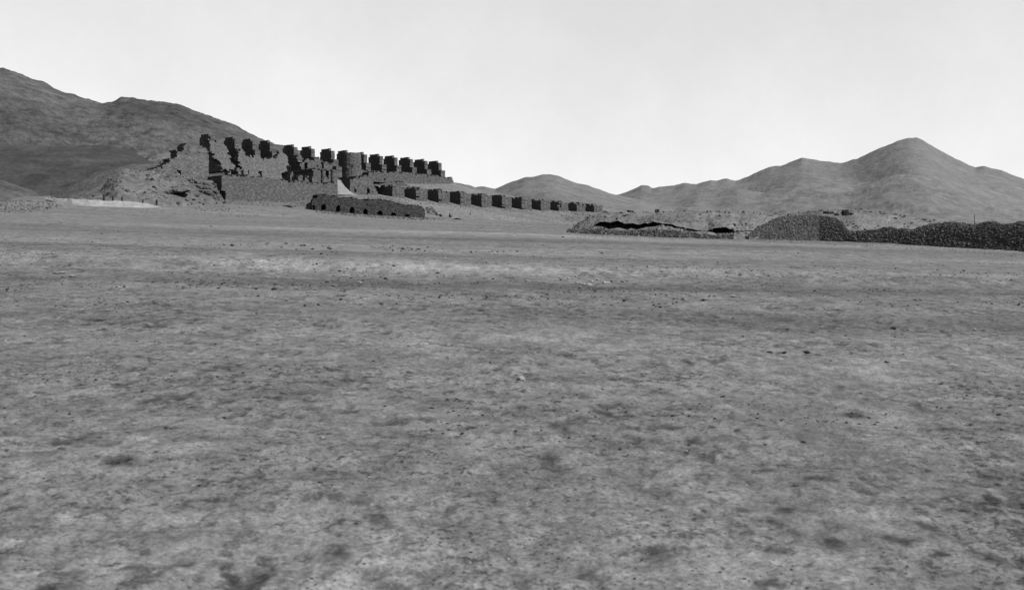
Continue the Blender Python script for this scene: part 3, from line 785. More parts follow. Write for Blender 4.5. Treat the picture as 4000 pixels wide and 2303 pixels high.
# round tower
def round_tower():
    cu, _ = on_v(1375, 650, 5.2)
    zt = on_v(1375, 598, 5.2)[1]; zb = on_v(1375, 700, 5.2)[1]
    base = W(cu, 5.2, zb)
    o = empty("round_tower", base, "squat round stone tower standing among the stepped buttresses", "tower")
    nA, nZ = 56, 22
    H = zt - zb
    px2m = math.hypot(base[0], base[1]) / F
    r0, r1 = 37.5 * px2m, 34.0 * px2m
    V, Fc = [], []
    rnd = random.Random(4)
    for j in range(nZ + 1):
        for i in range(nA):
            a = 2 * math.pi * i / nA
            h = j / nZ
            r = r0 + (r1 - r0) * h + rnd.uniform(-.05, .05)
            zz = H * h + (rnd.uniform(-.06, .06) if j not in (0,) else 0)
            if j == nZ: zz += 0.18 * (noise2(np.array([i / 3.0]), np.array([0.0]), 5)[0] - .6)
            V.append((r * math.cos(a), r * math.sin(a), zz))
    for j in range(nZ):
        for i in range(nA):
            Fc.append((j * nA + i, j * nA + (i + 1) % nA, (j + 1) * nA + (i + 1) % nA, (j + 1) * nA + i))
    k0 = len(V)
    for j, (rr, zz) in enumerate(((r1 - .55, H - .05), (r1 - .6, H - 1.6))):
        for i in range(nA):
            a = 2 * math.pi * i / nA
            V.append((rr * math.cos(a), rr * math.sin(a), zz))
    for i in range(nA):
        i2 = (i + 1) % nA
        Fc.append((nZ * nA + i, nZ * nA + i2, k0 + i2, k0 + i))
        Fc.append((k0 + i, k0 + i2, k0 + nA + i2, k0 + nA + i))
    Fc.append(tuple(k0 + nA + i for i in range(nA)))
    drum = link("drum", mesh("drum", V, Fc), M['wall'], o)
    for (qx, qy, s) in ((1376.5, 650, .16), (1406, 652, .10), (1394, 622, .08)):      # square putlog sockets as dark blocks, hole shade put into their colour
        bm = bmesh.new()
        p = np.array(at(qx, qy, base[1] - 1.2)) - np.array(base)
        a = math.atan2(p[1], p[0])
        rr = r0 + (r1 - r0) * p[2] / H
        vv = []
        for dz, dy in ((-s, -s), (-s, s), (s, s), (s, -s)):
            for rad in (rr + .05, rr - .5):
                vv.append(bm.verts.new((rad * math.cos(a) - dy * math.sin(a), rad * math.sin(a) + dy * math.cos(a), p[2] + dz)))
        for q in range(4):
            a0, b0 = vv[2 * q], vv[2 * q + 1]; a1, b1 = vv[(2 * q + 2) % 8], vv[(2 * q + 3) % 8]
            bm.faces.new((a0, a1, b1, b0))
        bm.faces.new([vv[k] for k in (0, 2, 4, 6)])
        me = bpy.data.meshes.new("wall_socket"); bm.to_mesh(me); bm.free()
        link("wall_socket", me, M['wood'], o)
round_tower()

# lower row of walled bays
blk = [R3((345, 0), (606, 0)), R3((820, 0), (1025, 0)), R3((1230, 0), (1425, 0)), R3((1625, 0), (1815, 0)), R5((172, 0), (343, 0)), R5((512, 0), (680, 0)), R5((840, 0), (1003, 0)), R5((1167, 0), (1318, 0)), R5((1472, 0), (1613, 0)), R5((1768, 0), (1910, 0)), R5((2055, 0), (2195, 0))]
tops = [p[1] for p in R3((0, 925), (0, 962), (0, 1002), (0, 1042), (0, 1078)) + R5((0, 350), (0, 386), (0, 420), (0, 446), (0, 470), (0, 496))]
bots = [p[1] for p in R3((0, 1135), (0, 1200), (0, 1228), (0, 1262), (0, 1297)) + R5((0, 556), (0, 590), (0, 606), (0, 614), (0, 628), (0, 634))]
ends = [b[0][0] for b in blk[1:]] + [1800 + 2335 / 4.215]
ordn = ["first", "second", "third", "fourth", "fifth", "sixth", "seventh", "eighth", "ninth", "tenth"]
for i in range(11):
    xr = blk[i][1][0]
    u, zt = on_v(xr, tops[i] - 3.5, 0.0); _, zb = on_v(xr, bots[i], 0.0)
    ue, _ = on_v(ends[i], tops[i], 0.0)
    zb -= 0.35
    lab = ("%s black-sided stone bay of the lower row, counted from the ruins' centre" % ordn[i]) if i < 10 else "smallest black-sided stone bay at the far right end of the lower row"
    o = empty("stone_bay", W(u, 0, zb), lab, "wall bay", "black-sided stone bays of the lower row")
    org = o.location
    hz = zt - zb
    sheet("side_wall", 'u', u, [[(0.0, zb), (7.0, zb), (7.0, zt - .3), (5.0, zt - .15), (3.9, zt - .25), (3.0, zt), (0.0, zt)]], 0.8, M['wall'], o, cell=0.3, ragged=1.0, jit=.25, rough=.05, seed=400 + i, origin=org)
    w_ = ue - u
    dr = 0.22 + 0.2 * ((i * 7) % 5) / 5
    sheet("front_wall", 'v', 0.03, [[(u + .82, zb - .2), (ue, zb - .2), (ue, zt - dr - .15), (u + w_ * .6, zt - dr), (u + 1.2, zt - dr * .4), (u + .82, zt - .02)]], 0.9, M['wall'], o, cell=0.34, ragged=0.5, jit=.2, rough=.06, seed=440 + i, origin=org)
    sheet("rear_wall", 'v', 6.0, [[(u + .82, zb), (ue, zb), (ue, zt - .25), (u + w_ * .5, zt - .1), (u + .82, zt - .15)]], 0.7, M['wall'], o, cell=0.34, ragged=0.9, jit=.2, rough=.06, seed=480 + i, origin=org)

# dark stone wall with drain arches at the foot
top = R4((150, 430), (180, 395), (232, 340), (235, 290), (300, 296), (358, 298), (385, 318), (530, 320), (550, 342), (740, 352), (1000, 390), (1150, 380), (1350, 405), (1450, 440), (1565, 445), (1600, 470), (1800, 468), (1870, 505))
bot = R4((1870, 672), (1650, 665), (1430, 655), (1230, 640), (1000, 622), (830, 618), (640, 592), (350, 580), (200, 560), (150, 545))
arch = []
for (cx_, cy_, w_, h_) in ((330, 495, 66, 84), (553, 513, 70, 78), (762, 542, 74, 88), (962, 567, 66, 84), (1183, 592, 80, 78), (1388, 612, 78, 66), (1603, 632, 74, 56), (178, 503, 40, 56)):
    arch.append(R4(*[(cx_ + w_ / 2 * math.cos(t), cy_ - h_ / 2 + h_ * .45 - h_ * .45 * math.sin(t)) for t in np.linspace(math.pi, 0, 9)] + [(cx_ + w_ / 2, cy_ + h_ / 2 + 14), (cx_ - w_ / 2, cy_ + h_ / 2 + 14)]))
wall("drain_wall", -12.2, [top + bot], 2.5, "long low dark stone wall with a row of small black arched drain openings", m='wall_dark', holes=arch, taper=0.12, cell=0.16, ragged=1.2, jit=.25, rough=.05, seed=500)
# remaining black drain mouths in the earth beyond the wall's right end, each with a low stone hood
def drain_mouth(px, py, w_, lab, hf=0.55):
    X, Y, z = ground_hit(px, py)
    o = empty("drain_mouth", (X, Y, z), lab, "drain mouth")
    k = w_ / F * Y
    V, Fc = [], []
    n = 9
    rnd = random.Random(int(px))
    for j, (s, dy) in enumerate(((1.2, 0.0), (1.2, 1.6), (1.0, 1.6), (1.0, 0.0))):
        for i in range(n):
            t = math.pi * i / (n - 1)
            V.append((k / 2 * s * math.cos(t) * rnd.uniform(.93, 1.07), dy * 1.0 - .1, k * hf * s * math.sin(t) * rnd.uniform(.93, 1.07) - .05))
    for j in range(4):
        for i in range(n - 1):
            a, b = j * n, ((j + 1) % 4) * n
            Fc.append((a + i, a + i + 1, b + i + 1, b + i))
    link("stone_hood", mesh("stone_hood", V, Fc), M['wall'], o)
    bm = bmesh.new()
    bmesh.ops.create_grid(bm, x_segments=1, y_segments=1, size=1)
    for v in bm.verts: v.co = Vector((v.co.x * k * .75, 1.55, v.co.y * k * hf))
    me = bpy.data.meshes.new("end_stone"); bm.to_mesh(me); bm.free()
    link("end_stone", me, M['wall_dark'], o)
for (q, w_, lab) in ((R4((2098, 640))[0], 13, "small black drain mouth just right of the dark drained wall's rubble"), (R4((2250, 650))[0], 12, "small black drain mouth farther right, with a thin post close by"), (R4((2352, 690))[0], 20, "wide flat black drain mouth, lowest of those beyond the dark wall"), (R1((2040, 1268))[0], 38, "long flat black drain slot in the slope below the lower terrace wall")):
    drain_mouth(q[0], q[1], w_, lab, 0.16 if w_ > 30 else 0.3 if w_ > 15 else 0.6)

# hole and rubble pile at the dark wall's right end
def boulder_mesh(seed, flat=0.6, sub=2):
    bm = bmesh.new(); bmesh.ops.create_icosphere(bm, subdivisions=sub, radius=1.0)
    rnd = np.random.default_rng(seed)
    off = rnd.uniform(0, 40, 3)
    for v in bm.verts:
        p = np.array(v.co[:])
        n = float(fbm(np.array([p[0] * 1.1 + off[0] + p[2]]), np.array([p[1] * 1.1 + off[1] - p[2] * .7]), 3, seed)[0])
        s = 1 + 0.55 * n
        v.co = Vector((p[0] * s, p[1] * s, max(p[2] * s, -0.6) * flat))
    me = bpy.data.meshes.new("stone"); bm.to_mesh(me); bm.free()
    return me

PROTO = {}
def stone(px, py, w_, label, group=None, m='stone', flat=0.5, sink=0.25, long=1.0, rot=None, cat="stone", name="stone", var=None):
    """A single stone, w_ = its width in picture pixels, lying on the ground under (px, py)."""
    X, Y, z = ground_hit(px, py)
    r = w_ / F * Y / 2
    v_ = (int(px * 7 + py * 3) % 7) if var is None else var
    key = (m, v_)
    if key not in PROTO:
        me = boulder_mesh(900 + v_ * 13); me.materials.append(M[m]); PROTO[key] = me
    o = bpy.data.objects.new(name, PROTO[key]); COL.objects.link(o)
    o.location = (X, Y, z + r * flat * (1 - 2 * sink) * .5)
    rr = random.Random(int(px * 31 + py))
    o.rotation_euler = (rr.uniform(-.2, .2), rr.uniform(-.2, .2), rr.uniform(0, 6.28) if rot is None else rot)
    o.scale = (r * long, r, r * flat * 1.6)
    return tag(o, label, cat, group)

# rock ledges on the slope left of the ruins
def ledge(px_list, Yd, out, th, label, seed, m='earth', cat="rock ledge"):
    """An overhanging crust of rock: top edge line in the picture, sticking out of the slope by `out` metres."""
    n = 60; Yd = Yd - 0.7; out = out * 1.35
    x = np.linspace(px_list[0][0], px_list[-1][0], n)
    y = np.interp(x, [p[0] for p in px_list], [p[1] for p in px_list])
    taper = np.sin(np.linspace(0.12, math.pi - .12, n)) ** .6
    prof = [(1.6, .55), (0.2, .35), (-out, 0.05), (-out - .05, -.5 * th), (-out + .25, -th), (1.6, -th * 0.85)]
    P = np.zeros((len(prof) + 1, n, 3))
    for k, (dy, dz) in enumerate(prof + [prof[0]]):
        for i in range(n):
            Y = Yd + dy * (taper[i] if dy < 0 else 1)
            p = at(x[i], y[i], Yd)
            nn = float(fbm(np.array([x[i] / 9.0 + k * 1.3]), np.array([k * 2.1]), 4, seed)[0])
            P[k, i] = (p[0] * Y / Yd, Y + .25 * nn, p[2] + dz * taper[i] + .12 * nn)
    P[-1] = P[0]
    o = grid_mesh("rock_ledge", P, M[m], False)
    return tag(o, label, cat)

# earth mound left of the ruins
mt = [(120, 800), (330, 772), (400, 738), (440, 690), (470, 664), (490, 657), (527, 663), (560, 668), (602, 664), (624, 680), (690, 688), (740, 694), (800, 699), (828, 704), (846, 728), (856, 760), (890, 795)]
mb = [(120, 808), (500, 806), (700, 800), (890, 796)]
mx = np.linspace(120, 890, 300)
ty = np.interp(mx, [p[0] for p in mt], [p[1] for p in mt]); by = np.interp(mx, [p[0] for p in mb], [p[1] for p in mb])
ty = np.convolve(np.pad(ty, 3, mode='edge'), np.ones(7) / 7, 'valid')
YM = np.interp(mx, [120, 400, 640, 815, 890], [179, 174.5, 180, 187.5, 193])
YT = np.interp(mx, [120, 480, 600, 700, 815, 890], [182, 191, 194.5, 198, 201.5, 203])
st = [[(x, b + 22, Y - 2) for x, b, Y in zip(mx, by, YM)]]
for s in (0.0, 0.12, .25, .4, .55, .7, .85, .95, 1.0):
    st.append([(x, b + (t - b) * s ** .9, Y + (T - Y) * s) for x, b, t, Y, T in zip(mx, by, ty, YM, YT)])
st.append([(x, t + 8, T + 6) for x, t, T in zip(mx, ty, YT)])
st.append([(x, t + 50, T + 16) for x, t, T in zip(mx, ty, YT)])
mound_o = kind(loft("earth_mound", st, M['earth'], 300, 9, 0.50, 91, nscale=2.2), 'structure')
strewn(mound_o, 700, 0.05, 0.38, 'debris', 305)
strewn(mound_o, 260, 0.06, 0.40, 'debris', 306, (560, 900))
def mY(x, y):
    b = np.interp(x, mx, by); t = np.interp(x, mx, ty); Y = np.interp(x, mx, YM); T = np.interp(x, mx, YT)
    s = np.clip((y - b) / (t - b), 0.02, 1) ** (1 / .9)
    return float(Y + (T - Y) * s)
ledge(R1((150, 1075), (280, 1062), (360, 1060), (440, 1030), (520, 1030), (600, 1030), (670, 1015)), mY(660, 746), 1.0, .55, "long thin rock ledge with a black crack beneath it, low on the earth mound", 31)
ledge(R1((620, 885), (700, 885), (780, 920), (860, 925), (960, 960)), mY(780, 712), 0.9, .45, "short rock ledge slanting down just under the rounded end wall", 37)
ledge(R1((740, 960), (820, 985), (900, 990), (1010, 1030), (1060, 1060)), mY(790, 730), 0.9, .5, "broken rock ledge beside the black end face of the lower terrace wall", 41)
ledge(R1((790, 1040), (860, 1045), (960, 1060), (1020, 1090)), mY(800, 748), 1.0, .7, "lowest broken rock ledge next to the lower terrace wall's black end face", 43)

# pale sand bank along the left foot of the hill, with dark posts standing on it
pt = R8((400, 1212), (480, 1213), (600, 1218), (760, 1228), (900, 1238), (1100, 1243), (1300, 1266), (1380, 1284), (1440, 1304))
pb = R8((400, 1225), (500, 1252), (640, 1270), (800, 1283), (1000, 1290), (1200, 1297), (1440, 1306))
sx_ = np.linspace(pt[0][0], pt[-1][0], 160)
yt_ = np.interp(sx_, [p[0] for p in pt], [p[1] for p in pt]); yb_ = np.interp(sx_, [p[0] for p in pb], [p[1] for p in pb])
_sx, _sy = [176, 220, 281, 352, 440, 527, 633], [180, 172.5, 167.8, 166.8, 168.6, 170.6, 173.2]
def sY(x): return float(np.interp(x, _sx, _sy))
yt_ = yt_ + 3.0 * fbm(sx_ / 30, sx_ * 0, 4, 77); yb_ = yb_ + 3.0 * fbm(sx_ / 24, sx_ * 0 + 5, 4, 78)
kind(loft("sand_bank", [[(x, y + 45, sY(x) - 2.5) for x, y in zip(sx_, yb_)], [(x, y, sY(x)) for x, y in zip(sx_, yb_)], [(x, y + 1, sY(x) + 2.6) for x, y in zip(sx_, yt_)], [(x, y, sY(x) + 3.4) for x, y in zip(sx_, yt_)], [(x, y + 12, sY(x) + 7) for x, y in zip(sx_, yt_)]], M['pale'], 160, 6, 0.22, 95, nscale=1.0), 'structure')

def post(px, ytop, ybot, wpx, Yd, label, lean=0.0, group=None, name="post", cat="post", crossbar=False):
    p0, p1 = at(px, ybot + 2, Yd), at(px + lean, ytop, Yd)
    h = p1[2] - p0[2]; r = wpx / F * Yd / 2
    V, Fc = [], []
    n = 8
    rnd = random.Random(int(px))
    for j in range(6):
        t = j / 5
        for i in range(n):
            a = 2 * math.pi * i / n
            rr = r * (1 - .18 * t) * rnd.uniform(.88, 1.12)
            V.append(((p1[0] - p0[0]) * t + rr * math.cos(a), rr * math.sin(a), h * t + (rnd.uniform(-.05, .05) * r * 4 if j == 5 else 0)))
    for j in range(5):
        for i in range(n): Fc.append((j * n + i, j * n + (i + 1) % n, (j + 1) * n + (i + 1) % n, (j + 1) * n + i))
    Fc.append(tuple(5 * n + i for i in range(n))); Fc.append(tuple(reversed(range(n))))
    o = link(name, mesh(name, V, Fc), M['wood'])
    o.location = p0
    return tag(o, label, cat, group)

def px8(p, q): return R8((p, q))[0]
for (p, t, b, w_, lab) in ((923, 1183, 1238, 8, "tallest dark post on the pale sand bank, farthest left of five"), (1003, 1198, 1236, 7, "second tallest dark post on the pale sand bank, beside the tallest"), (1084, 1203, 1236, 7, "middle dark post of five on the pale sand bank"), (1270, 1228, 1246, 6, "smallest dark stub of a post on the pale sand bank"), (1392, 1228, 1262, 9, "thick dark stub of a post at the right end of the pale sand bank")):
    a, b_ = px8(p, t), px8(p, b)
    post(a[0], a[1], b_[1] + 4, w_, sY(a[0]) + 3.6, lab)
a, b_ = px8(457, 1140), px8(457, 1215)
post(a[0], a[1], b_[1] + 3, 1.6, sY(a[0]) + 4, "thin lone pole at the left end of the pale sand bank", name="pole", cat="pole")
post(3807, 838, 873, 2.6, 128, "thin lone pole behind the dark slag rubble at the far right", name="pole", cat="pole")
X, Y, z = ground_hit(1837, 842); post(1837, 828, 842, 3, Y, "short post standing on the bare slope below the lower row")
X, Y, z = ground_hit(1757, 850); post(1757, 832, 850, 5, Y, "short dark post beside the drain mouth right of the dark wall")

# two small square ruins on the right-hand banks, and a low wall remnant
def hut(px, w_, ytop, ybot, Yd, label, seed, big=False):
    p = at(px, ybot, Yd)
    o = empty("ruined_hut", p, label, "ruin")
    k = w_ / F * Yd / 2; h = (ybot - ytop) / F * Yd
    rnd = random.Random(seed)
    for nm, (cx_, cy_, lx, ly) in (("front_wall", (0, -k, 2 * k, .3)), ("rear_wall", (0, k, 2 * k, .3)), ("side_wall", (-k + .15, 0, .3, 2 * k - .32)), ("side_wall", (k - .15, 0, .3, 2 * k - .32))):
        nX, nY = max(1, int(lx / .22)), max(1, int(ly / .22))
        bm = bmesh.new()
        g = {}
        for i in range(nX + 1):
            for j in range(nY + 1):
                for t in range(5):
                    hh = h * (1 + rnd.uniform(-.14, .05)) if t == 4 else h * t / 4
                    g[i, j, t] = bm.verts.new((cx_ - lx / 2 + lx * i / nX + rnd.uniform(-.025, .025), cy_ - ly / 2 + ly * j / nY + rnd.uniform(-.025, .025), hh - .25))
        for t in range(4):
            for i in range(nX):
                bm.faces.new((g[i, 0, t], g[i + 1, 0, t], g[i + 1, 0, t + 1], g[i, 0, t + 1])); bm.faces.new((g[i, nY, t], g[i, nY, t + 1], g[i + 1, nY, t + 1], g[i + 1, nY, t]))
            for j in range(nY):
                bm.faces.new((g[0, j, t], g[0, j, t + 1], g[0, j + 1, t + 1], g[0, j + 1, t])); bm.faces.new((g[nX, j, t], g[nX, j + 1, t], g[nX, j + 1, t + 1], g[nX, j, t + 1]))
        for i in range(nX):
            for j in range(nY): bm.faces.new((g[i, j, 4], g[i + 1, j, 4], g[i + 1, j + 1, 4], g[i, j + 1, 4]))
        me = bpy.data.meshes.new(nm); bm.to_mesh(me); bm.free()
        link(nm, me, M['wall_dark'], o)
    if big:
        link("footing", boulder_mesh(5, .35), M['wall_dark'], o).scale = (k * 1.7, k * 1.4, .4)
hut(2567, 14, 809, 827, 146, "small square ruin on the flat bank top above the black hollow", 3)
hut(3302, 20, 812, 832, 140, "larger square ruin with a rubble footing above the dark slag heap", 5, True)
st_ = vsheet
def low_wall(px0, px1, ytop, ybot, Yd, label, seed):
    n = max(6, int((px1 - px0) / 3))
    V, Fc = [], []
    rnd = random.Random(seed)
    for i in range(n + 1):
        x = px0 + (px1 - px0) * i / n
        yt = ytop + rnd.uniform(0, 2.0) + (ybot - ytop) * .5 * (i / n) ** 2
        for dy, y in ((0, ybot + 4), (0, yt), (.6, yt), (.6, ybot + 4)):
            a = at(x, y, Yd); V.append((a[0], Yd + dy + rnd.uniform(-.05, .05), a[2]))
    for i in range(n):
        for k in range(4): Fc.append((i * 4 + k, i * 4 + (k + 1) % 4, i * 4 + 4 + (k + 1) % 4, i * 4 + 4 + k))
    Fc.append((0, 1, 2, 3)); Fc.append(tuple(n * 4 + k for k in (3, 2, 1, 0)))
    return tag(link("low_wall", mesh("low_wall", V, Fc), M['wall_dark']), label, "wall")
low_wall(2450, 2478, 820, 828, 146, "short dark wall remnant on the bank left of the small square ruin", 8)
low_wall(2357, 2371, 823, 828, 175, "tiny dark wall remnant just beyond the last bay of the lower row", 9)
low_wall(3264, 3278, 832, 837, 136, "small dark block of wall left of the larger square ruin", 12)
low_wall(3220, 3260, 825, 830, 141, "low broken wall line on the bank crest beside the larger square ruin", 14)

# rubble tumbled at the dark wall's right end and dark scree on the plain's left edge
def scatter(name, box, n, rpx, m, seed, fn=None, flat=.7):
    """Loose small stones on the ground inside a picture polygon's bounding quad, one uncountable mass."""
    rng = np.random.default_rng(seed)
    C, R = [], []
    xs_ = [p[0] for p in box]; ys_ = [p[1] for p in box]
    tries = 0
    pts = []
    while len(pts) < n and tries < n * 20:
        tries += 1
        x, y = rng.uniform(min(xs_), max(xs_)), rng.uniform(min(ys_), max(ys_))
        if inside(box, np.array([x]), np.array([y]))[0]: pts.append((x, y))
    for x, y in pts:
        X, Y, z = ground_hit(x, y)
        r = rng.uniform(*rpx) / F * Y
        C.append((X, Y, z + r * .2)); R.append(r)
    return kind(stones_mesh(name, np.array(C), np.array(R), M[m], seed, flat), 'stuff')
scatter("rubble", R4((1880, 520), (1960, 490), (2040, 570), (2060, 640), (1900, 600)), 130, (1.5, 6), 'debris', 3)
scatter("rubble", R8((0, 1245), (200, 1235), (420, 1250), (560, 1280), (380, 1340), (0, 1350)), 420, (1, 4), 'debris', 4)
scatter("rubble", R5((1620, 640), (2060, 640), (2200, 740), (2100, 800), (1700, 760)), 200, (.8, 3.0), 'debris', 5)
scatter("rubble", R1((640, 1280), (1180, 1260), (1250, 1320), (900, 1340)), 120, (.8, 3), 'debris', 6)
scatter("rubble", R6((0, 330), (400, 300), (600, 380), (300, 420), (150, 480), (0, 480)), 160, (.8, 2.6), 'debris', 7)

scatter("rubble", [(884, 781), (1225, 793), (1232, 812), (1000, 806), (884, 796)], 300, (.7, 3.2), 'debris', 311)
scatter("rubble", [(1231, 818), (1450, 836), (1660, 848), (1760, 856), (1660, 862), (1400, 848), (1231, 830)], 620, (.6, 4.2), 'debris', 312)
scatter("rubble", [(1420, 765), (1533, 770), (2000, 816), (2330, 830), (2330, 838), (2000, 828), (1650, 800), (1420, 778)], 520, (.6, 2.6), 'debris', 313)
scatter("rubble", [(600, 795), (880, 800), (1240, 850), (900, 850), (500, 830)], 420, (.5, 2.2), 'debris', 314)
scatter("rubble", [(1700, 850), (2250, 840), (2300, 900), (1900, 900)], 420, (.5, 2.0), 'debris', 315)

scatter("rubble", [(2925, 930), (3300, 945), (3700, 962), (4100, 990), (4100, 1016), (3700, 982), (3300, 958), (2925, 942)], 800, (.5, 2.4), 'slag_mass', 316)
scatter("rubble", [(2230, 918), (2600, 922), (2900, 933), (2900, 944), (2600, 934), (2230, 930)], 420, (.5, 2.0), 'debris', 317)
scatter("rubble", [(1480, 765), (1640, 800), (1700, 830), (1660, 812), (1400, 772)], 160, (.8, 3.0), 'debris', 318)

# ------------------------------------------------------------------ stones on the plain
g = "pale stones in a loose cluster on the dark strip of the plain"
for p, q, w_ in ((1665, 445, 34), (1705, 434, 50), (1725, 473, 34), (1745, 487, 44), (1772, 494, 28), (1810, 492, 42), (1830, 467, 24), (1870, 457, 28), (1920, 474, 40), (1945, 472, 28), (1790, 434, 24)):
    x, y = M2((p, q))[0]; stone(x, y, w_ / 1.8, "flat pale stone in the loose cluster on the dark strip right of centre", g, 'stone_pale', .5)
rng = random.Random(12)
g = "small stones in the scattered row below the dark drained wall"
for k in range(46):
    x, y = M2((rng.triangular(225, 800, 470), 0))[0][0], 0
    yy = M2((0, 236 + (x - M2((240, 0))[0][0]) * .05 + rng.gauss(0, 9)))[0][1]
    stone(x, yy, rng.uniform(5, 13), "small stone in the scattered row across the middle distance", g, rng.choice(['stone', 'sand', 'stone_dark']), .6)
g = "small dark stones in the left-hand patch of the middle distance"
for k in range(34):
    p = rng.uniform(1510, 1900) if k < 14 else rng.uniform(1970, 2400)
    q = rng.gauss(210, 8) + (0 if k < 14 else (p - 1970) * .06 + rng.choice([0, 0, 30]))
    x, y = M1((p, q))[0]; stone(x, y, rng.uniform(5, 14), "small dark stone in the left-hand patch of the middle distance", g, rng.choice(['stone', 'stone_dark', 'stone_dark']), .6)
g = "small stones in the short line right of the scattered row"
for p, q in ((975, 266), (1062, 266), (1105, 266), (1125, 262), (1160, 263), (1205, 260), (1010, 262), (1300, 260)):
    x, y = M2((p, q))[0]; stone(x, y, rng.uniform(6, 11), "small stone in the short line right of the scattered row", g, 'stone_dark', .7)

singles = [  # picture point, width, material, flatness, label
    (G2((40, 362))[0], 40, 'stone_pale', .75, "bright pale stone with a black shadow alone near the centre of the plain"),
    (G2((533, 705))[0], 13, 'stone_dark', 1.0, "small pointed black stone below and right of the bright pale one"),
    (G2((1882, 108))[0], 24, 'stone_dark', .6, "large black stone, the most conspicuous on the right side of the plain"),
    (M3((2180, 799))[0], 16, 'stone_pale', .6, "pale stone near the right edge, level with the large black stone"),
    (M3((472, 564))[0], 30, 'sand', .35, "flat pale slab with a dark under-edge right of the loose cluster"),
    (M3((757, 557))[0], 18, 'stone_pale', .4, "flat pale stone right of the flat pale slab"),
    (G2((1272, 216))[0], 24, 'stone_dark', .5, "long dark stone, first of three in a row right of centre"),
    (G2((1346, 226))[0], 20, 'stone_dark', .5, "dark stone, middle one of three in a row right of centre"),
    (G2((1458, 223))[0], 26, 'stone_dark', .5, "dark stone, last of three in a row right of centre"),
    (G2((1512, 235))[0], 22, 'stone_dark', .45, "flat dark stone just right of the row of three"),
    (G2((1852, 275))[0], 22, 'stone_dark', .5, "dark stone below the large black stone"),
    (G2((1945, 932))[0], 26, 'sand', .5, "pale lump of stone low on the right of the foreground"),
    (G1((2295, 1322))[0], 46, 'sand', .45, "pale rounded lump at the bottom of the foreground, left of centre"),
    (G2((2402, 548))[0], 22, 'stone_dark', .45, "dark stone close to the right edge of the foreground"),
    (G2((1420, 896))[0], 44, 'stone', .3, "long dark flat stone half sunk in the foreground right of centre"),
    (G1((2421, 287))[0], 10, 'stone_dark', .9, "tiny black stone left of the bright pale one"),
    (M1((1241, 410))[0], 22, 'sand', .4, "pale flat stone alone on the left middle plain"),
    (M1((500, 428))[0], 44, 'sand', .25, "long pale slab, right one of a pair on the far left of the plain"),
    (M1((395, 410))[0], 58, 'sand', .2, "long pale slab, left one of a pair on the far left of the plain"),
    (M2((187, 480))[0], 26, 'stone_pale', .3, "flat bright patch of stone left of centre on the dark strip"),
    (M2((427, 364))[0], 17, 'stone_dark', .7, "dark stone above the dark strip, left of centre"),
    (M2((371, 452))[0], 16, 'stone_dark', .6, "dark stone on the dark strip, left of centre"),
    (M2((742, 412))[0], 14, 'stone_dark', .5, "dark stone at the upper edge of the dark strip near the centre"),
    (M2((795, 428))[0], 20, 'stone_pale', .4, "pale stone under the upper edge of the dark strip near the centre"),
    (M1((1540, 518))[0], 14, 'stone_dark', .7, "dark stone left of centre at the lower edge of the dark strip"),
    (M1((1935, 527))[0], 24, 'stone_dark', .45, "long dark stone at the lower edge of the dark strip"),
    (M2((1375, 470))[0], 24, 'sand', .4, "pale flat stone left of the loose cluster"),
    (M2((1242, 452))[0], 12, 'stone_dark', .5, "dark stone left of the pale flat one near the loose cluster"),
]
for (p, w_, m_, fl, lab) in singles:
    stone(p[0], p[1], w_, lab, None, m_, fl)
g = "small dark stones scattered singly over the open plain"
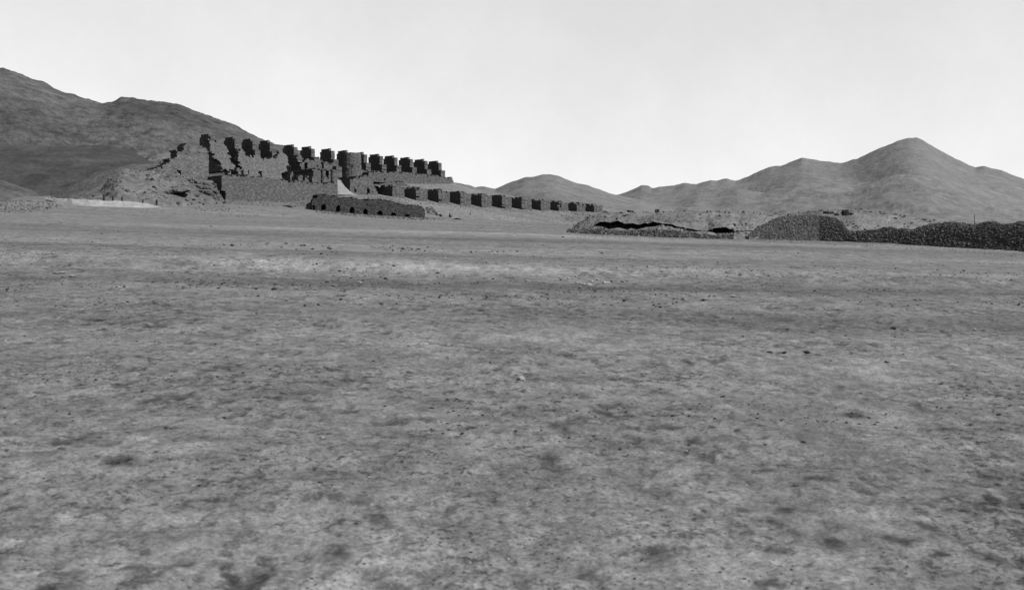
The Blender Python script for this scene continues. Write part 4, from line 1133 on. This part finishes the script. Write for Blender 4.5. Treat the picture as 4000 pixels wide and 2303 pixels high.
plist = (M2((600, 376), (1130, 456), (1212, 508), (1900, 270), (1775, 240), (1486, 216), (1090, 582), (2192, 548), (1622, 154), (2042, 472), (1310, 393), (1890, 412), (1378, 605), (2258, 602))
         + M1((2220, 530), (2346, 465), (2396, 398), (1490, 79), (1100, 130), (720, 135), (430, 58), (835, 118))
         + M3((1285, 536), (1050, 534), (1440, 529), (222, 514), (180, 507), (685, 622), (1210, 411), (835, 452), (2320, 363), (2266, 522), (475, 722), (1040, 822), (545, 852), (1268, 852), (1295, 893), (2440, 455), (935, 268), (525, 421), (815, 826), (860, 798), (1900, 802), (1710, 800))
         + G2((1575, 267), (1040, 446), (1250, 683), (353, 335), (445, 402), (735, 404), (990, 401), (1140, 141), (1210, 186), (1330, 123), (1490, 119), (1645, 140), (2330, 108), (2120, 371), (1720, 424), (1600, 500), (1680, 523), (1760, 548), (1440, 663))
         + G1((1065, 174), (1270, 178), (677, 170), (1335, 314), (705, 417), (1105, 537), (820, 600), (2015, 190), (1845, 273), (1200, 323), (475, 358), (1900, 497), (2130, 496), (1978, 711), (1755, 1078), (990, 898), (1580, 884)))
for p in plist:
    y = p[1]; w_ = rng.uniform(8, 13) + max(0, (y - 1300)) / 50
    stone(p[0], p[1], w_, "small dark stone lying singly on the open plain", g, 'stone_dark', .5, sink=.35)

# gravel and clods strewn over the plain: nobody could count them
def gravel(n, y0, y1, rlo, rhi, m, seed, pw=1.0, thr=0.5):
    rng = np.random.default_rng(seed)
    x = rng.uniform(-300, 4300, n * 3)
    y = y0 + (y1 - y0) * rng.random(n * 3) ** pw
    tx, tz = (x - CX) / F, (CY - y) / F
    hgt = CZ / (SY + SX * tx - tz)                  # first guess: the tilted plain
    Y = hgt; X = tx * Y
    keep = noise2(X / 1.6, Y / 1.2, seed + 1) * .6 + noise2(X / .5, Y / .4, seed + 2) * .4 > thr
    X, Y = X[keep][:n], Y[keep][:n]
    z = ground_z(X, Y)
    z += near_relief(X, Y)
    r = rng.uniform(rlo, rhi, len(X)) ** 1.0
    C = np.stack([X, Y, z + r * .15], -1)
    return kind(stones_mesh("gravel", C, r, M[m], seed, .55), 'stuff')
gravel(2600, 1180, 2330, 0.003, 0.010, 'gravel', 201, .8, .46)
gravel(520, 1150, 1750, 0.006, 0.017, 'stone_dark', 203, .7, .57)
gravel(3600, 930, 1200, 0.010, 0.036, 'debris', 205, 1.2, .52)
gravel(130, 930, 1200, 0.015, 0.045, 'stone_dark', 207, 1.2, .56)
print("objects", len(bpy.data.objects))
